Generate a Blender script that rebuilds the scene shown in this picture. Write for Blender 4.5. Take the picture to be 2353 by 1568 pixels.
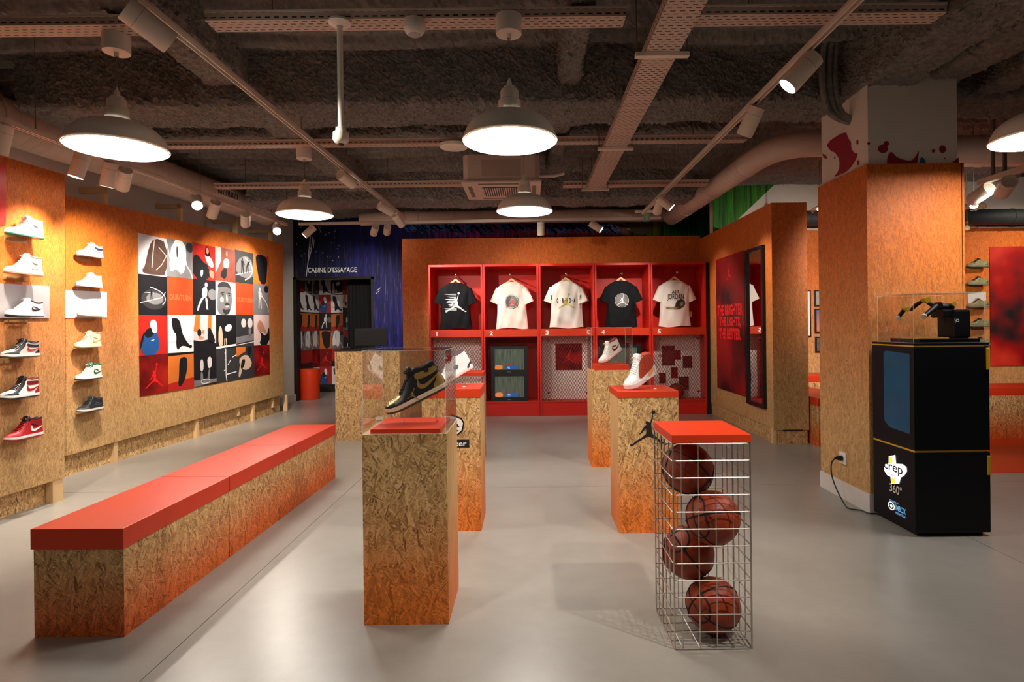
import bpy, bmesh, math, random
import numpy as np
from mathutils import Vector, Matrix, noise

for _o in list(bpy.data.objects):
    bpy.data.objects.remove(_o)
SC = bpy.context.scene
COL = SC.collection
R = math.radians
random.seed(7)

# ------------------------------------------------------------------ camera
FPX, PX, PY, ROLL, CAMH = 1350.0, 1212.0, 750.0, 0.0115, 1.33
cam_d = bpy.data.cameras.new('camera')
cam = bpy.data.objects.new('camera', cam_d)
COL.objects.link(cam)
cam_d.sensor_width = 36.0
cam_d.lens = FPX / 2353.0 * 36.0
cam_d.shift_x = -(PX - 1176.5) / 2353.0
cam_d.shift_y = -(784.0 - PY) / 2353.0
cam_d.clip_start = 0.05
cam.matrix_world = Matrix.Translation((0, 0, CAMH)) @ Matrix.Rotation(R(90), 4, 'X') @ Matrix.Rotation(-ROLL, 4, 'Z')
SC.camera = cam

# ------------------------------------------------------------------ world, view
W = bpy.data.worlds.new('world')
SC.world = W
W.use_nodes = True
W.node_tree.nodes['Background'].inputs[0].default_value = (0.9, 0.93, 1.0, 1)
W.node_tree.nodes['Background'].inputs[1].default_value = 0.0
SC.view_settings.view_transform = 'Standard'
SC.view_settings.look = 'None'
SC.view_settings.gamma = 1.0
SC.view_settings.use_curve_mapping = False
SC.view_settings.exposure = 0.08
SC.cycles.transparent_max_bounces = 24
SC.cycles.max_bounces = 8
SC.cycles.diffuse_bounces = 5
SC.cycles.glossy_bounces = 4

LIGHT_SPOT = 110.0         # watts of each track spot

# ------------------------------------------------------------------ helpers
def lin(c):
    c = c / 255.0
    return c / 12.92 if c <= 0.04045 else ((c + 0.055) / 1.055) ** 2.4

def rgb(r, g, b):
    return (lin(r), lin(g), lin(b), 1.0)

def ray(px, py):
    dx = px - PX
    dy = PY - py
    a = dx * math.cos(ROLL) + dy * math.sin(ROLL)
    b = -dx * math.sin(ROLL) + dy * math.cos(ROLL)
    return Vector((a / FPX, 1.0, b / FPX))

CAM = Vector((0, 0, CAMH))

def at(px, py, Y):
    return CAM + ray(px, py) * Y

def atz(px, py, Z):
    d = ray(px, py)
    return CAM + d * ((Z - CAMH) / d.z)

def hit(px, py, p, n):
    d = ray(px, py)
    t = (Vector(p) - CAM).dot(n) / d.dot(n)
    return CAM + d * t

class NT:
    """tiny node-tree helper"""
    def __init__(self, mat):
        self.t = mat.node_tree
        self.t.nodes.clear()
    def n(self, typ, **kw):
        nd = self.t.nodes.new(typ)
        for k, v in kw.items():
            if k.startswith('i_'):
                nd.inputs[k[2:]].default_value = v
            else:
                setattr(nd, k, v)
        return nd
    def l(self, a, b):
        self.t.links.new(a, b)
    def val(self, sock, v):
        if hasattr(v, 'is_linked'):
            self.l(v, sock)
        else:
            sock.default_value = v
    def math(self, op, a, b=0.0, c=None, clamp=False):
        nd = self.n('ShaderNodeMath', operation=op, use_clamp=clamp)
        self.val(nd.inputs[0], a)
        self.val(nd.inputs[1], b)
        if c is not None:
            self.val(nd.inputs[2], c)
        return nd.outputs[0]
    def vmath(self, op, a, b):
        nd = self.n('ShaderNodeVectorMath', operation=op)
        self.val(nd.inputs[0], a)
        self.val(nd.inputs[1], b)
        return nd.outputs[0]
    def mix(self, f, a, b, blend='MIX'):
        nd = self.n('ShaderNodeMix', data_type='RGBA', blend_type=blend)
        self.val(nd.inputs[0], f)
        self.val(nd.inputs[6], a)
        self.val(nd.inputs[7], b)
        return nd.outputs[2]
    def ramp(self, f, stops):
        nd = self.n('ShaderNodeValToRGB')
        e = nd.color_ramp.elements
        while len(e) < len(stops):
            e.new(0.5)
        for s, (p, c) in zip(e, stops):
            s.position = p
            s.color = c if len(c) == 4 else (*c, 1)
        self.val(nd.inputs[0], f)
        return nd.outputs[0]
    def noise(self, vec, scale, detail=2.0, rough=0.5, dim='3D'):
        nd = self.n('ShaderNodeTexNoise', noise_dimensions=dim)
        if vec is not None:
            self.l(vec, nd.inputs['Vector'])
        nd.inputs['Scale'].default_value = scale
        nd.inputs['Detail'].default_value = detail
        nd.inputs['Roughness'].default_value = rough
        return nd
    def out(self, sh):
        o = self.n('ShaderNodeOutputMaterial')
        self.l(sh, o.inputs[0])
    def bsdf(self, color=(0.8, 0.8, 0.8, 1), rough=0.5, metal=0.0, spec=0.5):
        p = self.n('ShaderNodeBsdfPrincipled')
        self.val(p.inputs['Base Color'], color)
        self.val(p.inputs['Roughness'], rough)
        self.val(p.inputs['Metallic'], metal)
        p.inputs['Specular IOR Level'].default_value = spec
        return p

MATS = {}
def newmat(name):
    m = bpy.data.materials.new(name)
    m.use_nodes = True
    MATS[name] = m
    return m, NT(m)

def mat(name, col, rough=0.5, metal=0.0, spec=0.5, var=0.06, vs=14.0, bump=0.0, bs=300.0, emit=None, es=0.0):
    """plain painted / plastic / cloth surface with slight procedural mottling"""
    if name in MATS:
        return MATS[name]
    m, t = newmat(name)
    tc = t.n('ShaderNodeTexCoord')
    c = col
    if var:
        nz = t.noise(tc.outputs['Object'], vs, 3.0)
        f = t.math('MULTIPLY_ADD', nz.outputs[0], 2 * var, 1 - var)
        c = t.mix(1.0, col, f, 'MULTIPLY')
    p = t.bsdf(c, rough, metal, spec)
    if bump:
        n2 = t.noise(tc.outputs['Object'], bs, 2.0)
        b = t.n('ShaderNodeBump', i_Strength=bump, i_Distance=0.002)
        t.l(n2.outputs[0], b.inputs['Height'])
        t.l(b.outputs[0], p.inputs['Normal'])
    if emit:
        p.inputs['Emission Color'].default_value = emit
        p.inputs['Emission Strength'].default_value = es
    t.out(p.outputs[0])
    return m

def osb(name, z_paint=None, z_clean=None, paint=rgb(216, 88, 3), strength=0.8, sx=22.0, sy=150.0,
        angles=(82, 105, 55, 128, 20), gain=1.15, contrast=0.86):
    """oriented strand board: layers of stretched cells, topmost strand wins; sprayed paint fades with height"""
    if name in MATS:
        return MATS[name]
    m, t = newmat(name)
    uv = t.n('ShaderNodeUVMap', uv_map='UVMap').outputs[0]
    oi = t.n('ShaderNodeObjectInfo')
    off = t.math('MULTIPLY', oi.outputs['Random'], 53.0)
    cb = t.n('ShaderNodeCombineXYZ')
    t.l(off, cb.inputs[0])
    t.l(off, cb.inputs[1])
    v = t.vmath('ADD', uv, cb.outputs[0])
    wz = t.noise(v, 9.0, 1.0, dim='2D')
    wv = t.vmath('SUBTRACT', wz.outputs['Color'], (0.5, 0.5, 0.5))
    wv = t.vmath('MULTIPLY', wv, (0.008, 0.008, 0.0))
    v = t.vmath('ADD', v, wv)
    pri = tone = None
    for i, a in enumerate(angles):
        rt = t.n('ShaderNodeVectorRotate', rotation_type='Z_AXIS')
        t.l(v, rt.inputs['Vector'])
        rt.inputs['Angle'].default_value = R(a)
        k = (0.62, 0.8, 1.0, 1.2, 1.4)[i % 5]
        sc = t.vmath('MULTIPLY', rt.outputs[0], (sx * k, sy * k, 1.0))
        sc = t.vmath('ADD', sc, (17.3 * i, 5.7 * i, 0.0))
        vo = t.n('ShaderNodeTexVoronoi', voronoi_dimensions='2D', feature='F1')
        t.l(sc, vo.inputs['Vector'])
        vo.inputs['Scale'].default_value = 1.0
        sp = t.n('ShaderNodeSeparateColor')
        t.l(vo.outputs['Color'], sp.inputs[0])
        edge = t.math('MULTIPLY', vo.outputs['Distance'], 0.16)
        tn = t.math('SUBTRACT', sp.outputs[1], edge)
        if pri is None:
            pri, tone = sp.outputs[0], tn
        else:
            g = t.math('GREATER_THAN', sp.outputs[0], pri)
            mx = t.n('ShaderNodeMix', data_type='FLOAT')
            t.l(g, mx.inputs[0]); t.l(tone, mx.inputs[2]); t.l(tn, mx.inputs[3])
            tone = mx.outputs[0]
            pri = t.math('MAXIMUM', sp.outputs[0], pri)
    fine = t.noise(v, 130.0, 3.0, 0.65, dim='2D')
    tone = t.math('MULTIPLY_ADD', fine.outputs[0], 0.34, t.math('SUBTRACT', tone, 0.17))
    tone = t.math('MULTIPLY_ADD', tone, contrast, 0.5 * (1 - contrast) + 0.02)
    g = gain
    col = t.ramp(tone, [(0.0, (0.10 * g, 0.05 * g, 0.017 * g)), (0.10, (0.25 * g, 0.138 * g, 0.050 * g)),
                        (0.34, (0.43 * g, 0.250 * g, 0.100 * g)), (0.68, (0.56 * g, 0.350 * g, 0.150 * g)),
                        (1.0, (0.74 * g, 0.52 * g, 0.26 * g))])
    if z_paint is not None:
        geo = t.n('ShaderNodeNewGeometry')
        sx_ = t.n('ShaderNodeSeparateXYZ')
        t.l(geo.outputs['Position'], sx_.inputs[0])
        cloud = t.noise(geo.outputs['Position'], 2.6, 3.0)
        amp = abs(z_clean - z_paint) * 0.30
        zz = t.math('ADD', sx_.outputs[2], t.math('MULTIPLY_ADD', cloud.outputs[0], amp, -amp * 0.5))
        mr = t.n('ShaderNodeMapRange', interpolation_type='SMOOTHSTEP')
        t.l(zz, mr.inputs[0])
        mr.inputs[1].default_value = z_clean
        mr.inputs[2].default_value = z_paint
        f = t.math('MULTIPLY', mr.outputs[0], strength)
        sh = t.math('MULTIPLY_ADD', tone, 0.75, 0.50)
        pc = t.mix(1.0, paint, sh, 'MULTIPLY')
        col = t.mix(f, col, pc)
    p = t.bsdf(col, 0.58, 0, 0.35)
    b = t.n('ShaderNodeBump', i_Strength=0.10, i_Distance=0.0012)
    t.l(tone, b.inputs['Height'])
    t.l(b.outputs[0], p.inputs['Normal'])
    t.out(p.outputs[0])
    return m

def emis(name, col, s):
    if name in MATS:
        return MATS[name]
    m, t = newmat(name)
    e = t.n('ShaderNodeEmission', i_Strength=s)
    e.inputs[0].default_value = col
    t.out(e.outputs[0])
    return m

def acrylic(name, tint=(0.99, 0.992, 0.99, 1), refl=1.0):
    """thin clear sheet: lets light straight through, mirrors at grazing angles"""
    if name in MATS:
        return MATS[name]
    m, t = newmat(name)
    tr = t.n('ShaderNodeBsdfTransparent')
    tr.inputs[0].default_value = tint
    gl = t.n('ShaderNodeBsdfGlossy', i_Roughness=0.015)
    lw = t.n('ShaderNodeLayerWeight', i_Blend=0.5)
    f5 = t.math('POWER', lw.outputs['Facing'], 5.0)
    f = t.math('MULTIPLY', t.math('MULTIPLY_ADD', f5, 0.90, 0.045), refl, clamp=True)
    mx = t.n('ShaderNodeMixShader')
    t.l(f, mx.inputs[0]); t.l(tr.outputs[0], mx.inputs[1]); t.l(gl.outputs[0], mx.inputs[2])
    t.out(mx.outputs[0])
    return m

# ---- mesh builder
class MB:
    def __init__(self):
        self.v = []; self.f = []
    def add(self, vs, fs):
        o = len(self.v)
        self.v.extend([tuple(p) for p in vs])
        self.f.extend([tuple(i + o for i in q) for q in fs])
        return self
    def box(self, x0, x1, y0, y1, z0, z1):
        vs = [(x, y, z) for z in (z0, z1) for y in (y0, y1) for x in (x0, x1)]
        return self.add(vs, [(0, 2, 3, 1), (4, 5, 7, 6), (0, 1, 5, 4), (2, 6, 7, 3), (0, 4, 6, 2), (1, 3, 7, 5)])
    def obox(self, c, r, u, n, w, h, d):
        """box centred at c with half axes along r,u,n"""
        c = Vector(c); r = Vector(r) * w / 2; u = Vector(u) * h / 2; n = Vector(n) * d / 2
        vs = [c + sx * r + sy * u + sz * n for sz in (-1, 1) for sy in (-1, 1) for sx in (-1, 1)]
        return self.add(vs, [(0, 2, 3, 1), (4, 5, 7, 6), (0, 1, 5, 4), (2, 6, 7, 3), (0, 4, 6, 2), (1, 3, 7, 5)])
    def tube(self, pts, r, n=8, cap=True):
        pts = [Vector(p) for p in pts]
        rs = r if isinstance(r, (list, tuple)) else [r] * len(pts)
        rings = []
        prev = None
        for i, p in enumerate(pts):
            d = (pts[min(i + 1, len(pts) - 1)] - pts[max(i - 1, 0)]).normalized()
            if prev is None:
                a = Vector((0, 0, 1)) if abs(d.z) < 0.9 else Vector((1, 0, 0))
                u = d.cross(a).normalized()
            else:
                u = (prev - d * prev.dot(d)).normalized()
            prev = u
            w = d.cross(u)
            rings.append([p + (u * math.cos(2 * math.pi * k / n) + w * math.sin(2 * math.pi * k / n)) * rs[i] for k in range(n)])
        vs = [q for ring in rings for q in ring]
        fs = []
        for i in range(len(pts) - 1):
            for k in range(n):
                k2 = (k + 1) % n
                fs.append((i * n + k, i * n + k2, (i + 1) * n + k2, (i + 1) * n + k))
        if cap:
            fs.append(tuple(range(n - 1, -1, -1)))
            fs.append(tuple((len(pts) - 1) * n + k for k in range(n)))
        return self.add(vs, fs)
    def cyl(self, p0, p1, r0, r1=None, n=24, cap=True):
        return self.tube([p0, p1], [r0, r0 if r1 is None else r1], n, cap)
    def lathe(self, prof, n=48, c=(0, 0, 0), axis=None, close=False):
        """prof: list of (r, h); axis direction (default z)"""
        c = Vector(c)
        ax = Vector(axis).normalized() if axis is not None else Vector((0, 0, 1))
        a = Vector((1, 0, 0)) if abs(ax.x) < 0.9 else Vector((0, 1, 0))
        u = ax.cross(a).normalized(); w = ax.cross(u)
        vs = []
        for r, h in prof:
            for k in range(n):
                t = 2 * math.pi * k / n
                vs.append(c + ax * h + (u * math.cos(t) + w * math.sin(t)) * r)
        fs = []
        for i in range(len(prof) - 1):
            for k in range(n):
                k2 = (k + 1) % n
                fs.append((i * n + k, i * n + k2, (i + 1) * n + k2, (i + 1) * n + k))
        if close:
            fs.append(tuple(range(n - 1, -1, -1)))
            fs.append(tuple((len(prof) - 1) * n + k for k in range(n)))
        return self.add(vs, fs)
    def prism(self, poly, o, r, u, n, d0, d1):
        """extrude 2d polygon (in axes r,u at origin o) from d0 to d1 along n"""
        o = Vector(o); r = Vector(r); u = Vector(u); n = Vector(n)
        m = len(poly)
        vs = [o + r * a + u * b + n * d for d in (d0, d1) for a, b in poly]
        fs = [tuple(range(m - 1, -1, -1)), tuple(range(m, 2 * m))]
        fs += [(i, (i + 1) % m, m + (i + 1) % m, m + i) for i in range(m)]
        return self.add(vs, fs)
    def loft(self, rings, cap=True, closed=True):
        n = len(rings[0])
        vs = [p for r_ in rings for p in r_]
        fs = []
        for i in range(len(rings) - 1):
            for k in range(n if closed else n - 1):
                k2 = (k + 1) % n
                fs.append((i * n + k, i * n + k2, (i + 1) * n + k2, (i + 1) * n + k))
        if cap and closed:
            fs.append(tuple(range(n - 1, -1, -1)))
            fs.append(tuple((len(rings) - 1) * n + k for k in range(n)))
        return self.add(vs, fs)
    def mesh(self, name, smooth=False, bevel=0.0, org=(0, 0, 0), fix=True):
        me = bpy.data.meshes.new(name)
        if org != (0, 0, 0):
            ox, oy, oz = org
            vs = [(x - ox, y - oy, z - oz) for x, y, z in self.v]
        else:
            vs = self.v
        me.from_pydata(vs, [], self.f)
        if fix or bevel:
            bm = bmesh.new()
            bm.from_mesh(me)
            if bevel:
                ed = [e for e in bm.edges if len(e.link_faces) == 2 and e.calc_face_angle(0) > 0.6]
                bmesh.ops.bevel(bm, geom=ed, offset=bevel, segments=2, profile=0.6, affect='EDGES')
            if fix:
                bmesh.ops.recalc_face_normals(bm, faces=bm.faces)
            bm.to_mesh(me)
            bm.free()
        box_uv(me)
        if smooth:
            me.polygons.foreach_set('use_smooth', [True] * len(me.polygons))
            try:
                me.set_sharp_from_angle(angle=R(40))
            except Exception:
                pass
        return me
    def build(self, name, m, parent=None, smooth=False, bevel=0.0, world=True, fix=True):
        org = (0, 0, 0)
        if parent is not None and world:
            org = tuple(root_loc(parent))
        me = self.mesh(name, smooth, bevel, org, fix)
        return link(name, me, m, parent)

def root_loc(o):
    l = Vector(o.location)
    while o.parent:
        o = o.parent
        l = l + Vector(o.location)
    return l

def box_uv(me):
    if not len(me.polygons):
        return
    uvl = me.uv_layers.new(name='UVMap')
    nv = len(me.vertices)
    co = np.empty(nv * 3, np.float32); me.vertices.foreach_get('co', co); co = co.reshape(-1, 3)
    nl = len(me.loops)
    vi = np.empty(nl, np.int32); me.loops.foreach_get('vertex_index', vi)
    npoly = len(me.polygons)
    nr = np.empty(npoly * 3, np.float32); me.polygons.foreach_get('normal', nr); nr = np.abs(nr.reshape(-1, 3))
    tot = np.empty(npoly, np.int32); me.polygons.foreach_get('loop_total', tot)
    ax = np.repeat(np.argmax(nr, 1), tot)
    p = co[vi]
    uv = np.where((ax == 0)[:, None], np.stack([p[:, 1] + 3.1, p[:, 2]], 1),
         np.where((ax == 1)[:, None], np.stack([p[:, 0], p[:, 2]], 1), np.stack([p[:, 0] + 7.7, p[:, 1]], 1)))
    uvl.data.foreach_set('uv', uv.astype(np.float32).ravel())

def link(name, me, m, parent=None):
    o = bpy.data.objects.new(name, me)
    COL.objects.link(o)
    if m is not None:
        if len(me.materials) == 0:
            me.materials.append(m)
        if me.materials[0] != m:
            o.material_slots[0].link = 'OBJECT'
            o.material_slots[0].material = m
    if parent is not None:
        o.parent = parent
    return o

def tag(o, label=None, cat=None, group=None, kind=None):
    if label: o['label'] = label
    if cat: o['category'] = cat
    if group: o['group'] = group
    if kind: o['kind'] = kind
    return o

def thing(name, label, cat, loc=(0, 0, 0), rotz=0.0, group=None, kind=None):
    o = bpy.data.objects.new(name, None)
    COL.objects.link(o)
    o.empty_display_size = 0.05
    o.location = loc
    o.rotation_euler = (0, 0, rotz)
    return tag(o, label, cat, group, kind)

def struct(name, loc=(0, 0, 0), label=None):
    return thing(name, label, None, loc, 0, None, 'structure')

def kids(o):
    return [c for c in COL.objects if c.parent == o]

def copy_tree(o, parent=None):
    c = o.copy()
    COL.objects.link(c)
    if parent is not None:
        c.parent = parent
    for ch in list(o.children):
        copy_tree(ch, c)
    return c

def frame_mat(o, r, u, n):
    r, u, n = Vector(r), Vector(u), Vector(n)
    return Matrix(((r.x, u.x, n.x, o[0]), (r.y, u.y, n.y, o[1]), (r.z, u.z, n.z, o[2]), (0, 0, 0, 1)))

def place(o, M4):
    """set a child's transform given in world space (parents carry translation only, or are unrotated)"""
    if o.parent is not None:
        o.matrix_local = Matrix.Translation(-root_loc(o.parent)) @ M4
    else:
        o.matrix_local = M4
    return o

_text_cache = {}
def text_mesh(body, w, h, bold=0.0, depth=0.0):
    """lettering as a mesh fitted into a w x h box centred on the origin (xy plane)"""
    key = (body, round(w, 4), round(h, 4), bold, depth)
    if key in _text_cache:
        return _text_cache[key]
    cu = bpy.data.curves.new('lettering', 'FONT')
    cu.body = body
    cu.size = 1.0
    cu.offset = bold
    cu.extrude = 0.0
    cu.resolution_u = 4
    ob = bpy.data.objects.new('lettering', cu)
    COL.objects.link(ob)
    dg = bpy.context.evaluated_depsgraph_get()
    dg.update()
    me = bpy.data.meshes.new_from_object(ob.evaluated_get(dg))
    bpy.data.objects.remove(ob)
    bpy.data.curves.remove(cu)
    n = len(me.vertices)
    co = np.empty(n * 3, np.float32); me.vertices.foreach_get('co', co); co = co.reshape(-1, 3)
    lo, hi = co.min(0), co.max(0)
    co[:, 0] = (co[:, 0] - (lo[0] + hi[0]) / 2) * (w / (hi[0] - lo[0]))
    co[:, 1] = (co[:, 1] - (lo[1] + hi[1]) / 2) * (h / (hi[1] - lo[1]))
    co[:, 2] = 0
    me.vertices.foreach_set('co', co.ravel())
    if depth:
        bm = bmesh.new(); bm.from_mesh(me)
        ret = bmesh.ops.extrude_face_region(bm, geom=list(bm.faces))
        bmesh.ops.translate(bm, vec=(0, 0, depth), verts=[e for e in ret['geom'] if isinstance(e, bmesh.types.BMVert)])
        bmesh.ops.recalc_face_normals(bm, faces=bm.faces)
        bm.to_mesh(me); bm.free()
    me.materials.clear()
    me.name = 'lettering'
    _text_cache[key] = me
    return me

def lettering(body, M4, w, h, m, parent, name='lettering', bold=0.0, depth=0.0):
    me = text_mesh(body, w, h, bold, depth)
    o = link(name, me, m, parent)
    return place(o, M4)

def flat_mesh(polys, z=0.0):
    """2d polygons in the xy plane"""
    me = bpy.data.meshes.new('print')
    vs = []; fs = []
    for k, p in enumerate(polys):
        o = len(vs)
        vs += [(a, b, z) for a, b in p]
        fs.append(tuple(range(o, o + len(p))))
    me.from_pydata(vs, [], fs)
    bm = bmesh.new(); bm.from_mesh(me)
    for f in bm.faces:
        f.normal_update()
        if f.normal.z < 0:
            f.normal_flip()
    bmesh.ops.triangulate(bm, faces=bm.faces)
    bm.to_mesh(me); bm.free()
    return me

def ell(cx, cy, rx, ry, n=20, a0=0, a1=360):
    full = (a1 - a0) >= 360
    k = n if full else n + 1
    return [(cx + rx * math.cos(R(a0 + (a1 - a0) * i / n)), cy + ry * math.sin(R(a0 + (a1 - a0) * i / n))) for i in range(k)]

def stroke(pts, w):
    """polyline with width -> list of quads"""
    out = []
    for (x0, y0), (x1, y1) in zip(pts, pts[1:]):
        dx, dy = x1 - x0, y1 - y0
        l = math.hypot(dx, dy) or 1e-6
        ux, uy = dx / l * w / 2, dy / l * w / 2
        out.append([(x0 - uy - ux * .3, y0 + ux - uy * .3), (x1 - uy + ux * .3, y1 + ux + uy * .3), (x1 + uy + ux * .3, y1 - ux + uy * .3), (x0 + uy - ux * .3, y0 - ux - uy * .3)])
    return out

def smoothpoly(pts, it=2):
    """Chaikin corner cutting of a closed polygon"""
    for _ in range(it):
        q = []
        for i in range(len(pts)):
            a, b = pts[i], pts[(i + 1) % len(pts)]
            q.append((a[0] * .75 + b[0] * .25, a[1] * .75 + b[1] * .25))
            q.append((a[0] * .25 + b[0] * .75, a[1] * .25 + b[1] * .75))
        pts = q
    return pts

# ================================================================== MATERIALS
WHITE_WALL = mat('white_plaster', rgb(214, 206, 196), 0.85, var=0.04, vs=3.0, bump=0.1, bs=90)
WHITE_PAINT = mat('white_metal_paint', rgb(222, 212, 200), 0.42, var=0.02)
WARM_METAL = mat('cream_metal', rgb(222, 206, 190), 0.5, var=0.04)
DUCT_M = mat('duct_paint', rgb(206, 184, 168), 0.5, var=0.06, vs=5)
RED = mat('red_orange_laminate', rgb(208, 56, 20), 0.38, var=0.03)
RED_BENCH = RED
RED_DEEP = mat('red_locker_paint', rgb(206, 32, 16), 0.45, var=0.04)
BLACK = mat('black_paint', rgb(12, 13, 18), 0.35, var=0.05)
BLACK_MATT = mat('black_matt', rgb(14, 14, 18), 0.7, var=0.05)
CHROME = mat('chrome_wire', rgb(206, 200, 192), 0.38, metal=1.0, var=0.05)
PINE = mat('pine_stud', rgb(214, 178, 128), 0.6, var=0.12, vs=9)
YELLOW = mat('yellow_trim', rgb(214, 160, 30), 0.4)
DARK_HOLE = mat('dark_void', rgb(8, 8, 10), 0.9, var=0)
CLEAR = acrylic('clear_acrylic')
OSB_PED = osb('chipboard_orange_foot', 0.05, 0.66, paint=rgb(228, 112, 14), strength=0.86)
OSB_BENCH = osb('chipboard_bench', 0.0, 0.40, strength=0.86)
OSB_WALL = osb('chipboard_orange_head', 2.1, 0.30, paint=rgb(213, 103, 11), strength=0.90, sx=26, sy=170, angles=(84, 99, 70, 112, 40), contrast=0.60, gain=1.04)
OSB_RAW = osb('chipboard_raw')
OSB_EDGE = osb('chipboard_edge', 0.05, 0.66, paint=rgb(228, 112, 14), strength=0.86, sx=5.0, sy=190, angles=(88, 92, 90), contrast=0.5)

def lens_mat():
    return emis('spot_lens', (1.0, 0.93, 0.82, 1), 30.0)

def concrete():
    m, t = newmat('polished_concrete')
    geo = t.n('ShaderNodeNewGeometry')
    n1 = t.noise(geo.outputs['Position'], 0.9, 5.0, 0.6)
    n2 = t.noise(geo.outputs['Position'], 9.0, 4.0, 0.6)
    n3 = t.noise(geo.outputs['Position'], 160.0, 2.0, 0.5)
    f = t.math('MULTIPLY_ADD', n2.outputs[0], 0.25, t.math('MULTIPLY', n1.outputs[0], 0.75))
    c = t.ramp(f, [(0.28, rgb(138, 134, 127)), (0.5, rgb(150, 146, 139)), (0.75, rgb(162, 158, 150))])
    sp = t.math('GREATER_THAN', n3.outputs[0], 0.70)
    c = t.mix(t.math('MULTIPLY', sp, 0.22), c, rgb(70, 64, 58))
    r = t.math('MULTIPLY_ADD', n1.outputs[0], 0.10, 0.25)
    p = t.bsdf(c, r, 0, 0.55)
    b = t.n('ShaderNodeBump', i_Strength=0.012, i_Distance=0.002)
    t.l(n2.outputs[0], b.inputs['Height'])
    t.l(b.outputs[0], p.inputs['Normal'])
    t.out(p.outputs[0])
    return m
CONCRETE = concrete()

def fuzz_mat():
    m, t = newmat('sprayed_fibre')
    geo = t.n('ShaderNodeNewGeometry')
    n1 = t.noise(geo.outputs['Position'], 55.0, 4.0, 0.75)
    n2 = t.noise(geo.outputs['Position'], 190.0, 3.0, 0.7)
    n3 = t.noise(geo.outputs['Position'], 1.3, 2.0, 0.5)
    f = t.math('MULTIPLY_ADD', n2.outputs[0], 0.5, t.math('MULTIPLY', n1.outputs[0], 0.5))
    n4 = t.noise(geo.outputs['Position'], 23.0, 2.0, 0.5)
    c = t.ramp(n4.outputs[0], [(0.3, (0.30, 0.283, 0.258)), (0.7, (0.44, 0.417, 0.382))])      # colour is independent of the relief
    c = t.mix(1.0, c, t.math('MULTIPLY_ADD', n3.outputs[0], 0.5, 0.72), 'MULTIPLY')
    p = t.bsdf(c, 0.95, 0, 0.1)
    b = t.n('ShaderNodeBump', i_Strength=1.0, i_Distance=0.03)
    t.l(f, b.inputs['Height'])
    t.l(b.outputs[0], p.inputs['Normal'])
    t.out(p.outputs[0])
    return m
FUZZ = fuzz_mat()

def mural(name, stops, streak=1.0, x0=-4.5, x1=3.6):
    """drip-painted wall: hue runs along the wall, thin vertical runs of lighter paint"""
    m, t = newmat(name)
    geo = t.n('ShaderNodeNewGeometry')
    s = t.n('ShaderNodeSeparateXYZ')
    t.l(geo.outputs['Position'], s.inputs[0])
    wob = t.noise(geo.outputs['Position'], 1.7, 3.0)
    xx = t.math('ADD', s.outputs[0], t.math('MULTIPLY_ADD', wob.outputs[0], 0.5, -0.25))
    mr = t.n('ShaderNodeMapRange')
    t.l(xx, mr.inputs[0]); mr.inputs[1].default_value = x0; mr.inputs[2].default_value = x1
    base = t.ramp(mr.outputs[0], stops)
    sv = t.vmath('MULTIPLY', geo.outputs['Position'], (1.0, 1.0, 0.035))
    d1 = t.noise(sv, 26.0, 3.0, 0.7)
    d2 = t.noise(sv, 60.0, 2.0, 0.6)
    k1 = t.ramp(d1.outputs[0], [(0.38, (0.25, 0.25, 0.25)), (0.55, (0.8, 0.8, 0.8)), (0.72, (1.7, 1.7, 1.7))])
    c = t.mix(1.0, base, k1, 'MULTIPLY')
    ln = t.math('GREATER_THAN', d2.outputs[0], 0.63)
    zf = t.n('ShaderNodeMapRange')
    t.l(s.outputs[2], zf.inputs[0]); zf.inputs[1].default_value = 3.3; zf.inputs[2].default_value = 2.0
    c = t.mix(t.math('MULTIPLY', t.math('MULTIPLY', ln, zf.outputs[0]), 0.30 * streak), c, rgb(150, 120, 170))
    p = t.bsdf(c, 0.6, 0, 0.3)
    t.out(p.outputs[0])
    return m
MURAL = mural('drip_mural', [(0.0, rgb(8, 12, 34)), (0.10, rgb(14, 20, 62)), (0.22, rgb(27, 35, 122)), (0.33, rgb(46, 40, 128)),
                             (0.42, rgb(176, 50, 140)), (0.55, rgb(196, 34, 84)), (0.72, rgb(180, 24, 56)), (0.79, rgb(150, 90, 50)),  # colours past the blue raised to make up for weak light on them
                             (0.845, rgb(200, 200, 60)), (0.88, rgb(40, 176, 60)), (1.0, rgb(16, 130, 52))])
GREEN_M = mural('green_drip_paint', [(0.0, rgb(14, 110, 30)), (0.4, rgb(60, 140, 24)), (1.0, rgb(16, 100, 40))], 0.3, 2.4, 4.4)

def tray_mat():
    m, t = newmat('perforated_tray')
    uv = t.n('ShaderNodeUVMap', uv_map='UVMap').outputs[0]
    br = t.n('ShaderNodeTexBrick', offset=0.5)
    t.l(uv, br.inputs['Vector'])
    br.inputs['Scale'].default_value = 1.0
    br.inputs['Mortar Size'].default_value = 0.011
    br.inputs['Mortar Smooth'].default_value = 0.0
    br.inputs['Brick Width'].default_value = 0.05
    br.inputs['Row Height'].default_value = 0.03
    br.inputs['Color1'].default_value = (0.02, 0.02, 0.02, 1)
    br.inputs['Color2'].default_value = (0.02, 0.02, 0.02, 1)
    br.inputs['Mortar'].default_value = rgb(196, 174, 158)
    p = t.bsdf(br.outputs['Color'], 0.5, 0.0, 0.4)
    t.out(p.outputs[0])
    return m
TRAY_M = tray_mat()
TRAY_MY = TRAY_M

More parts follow.
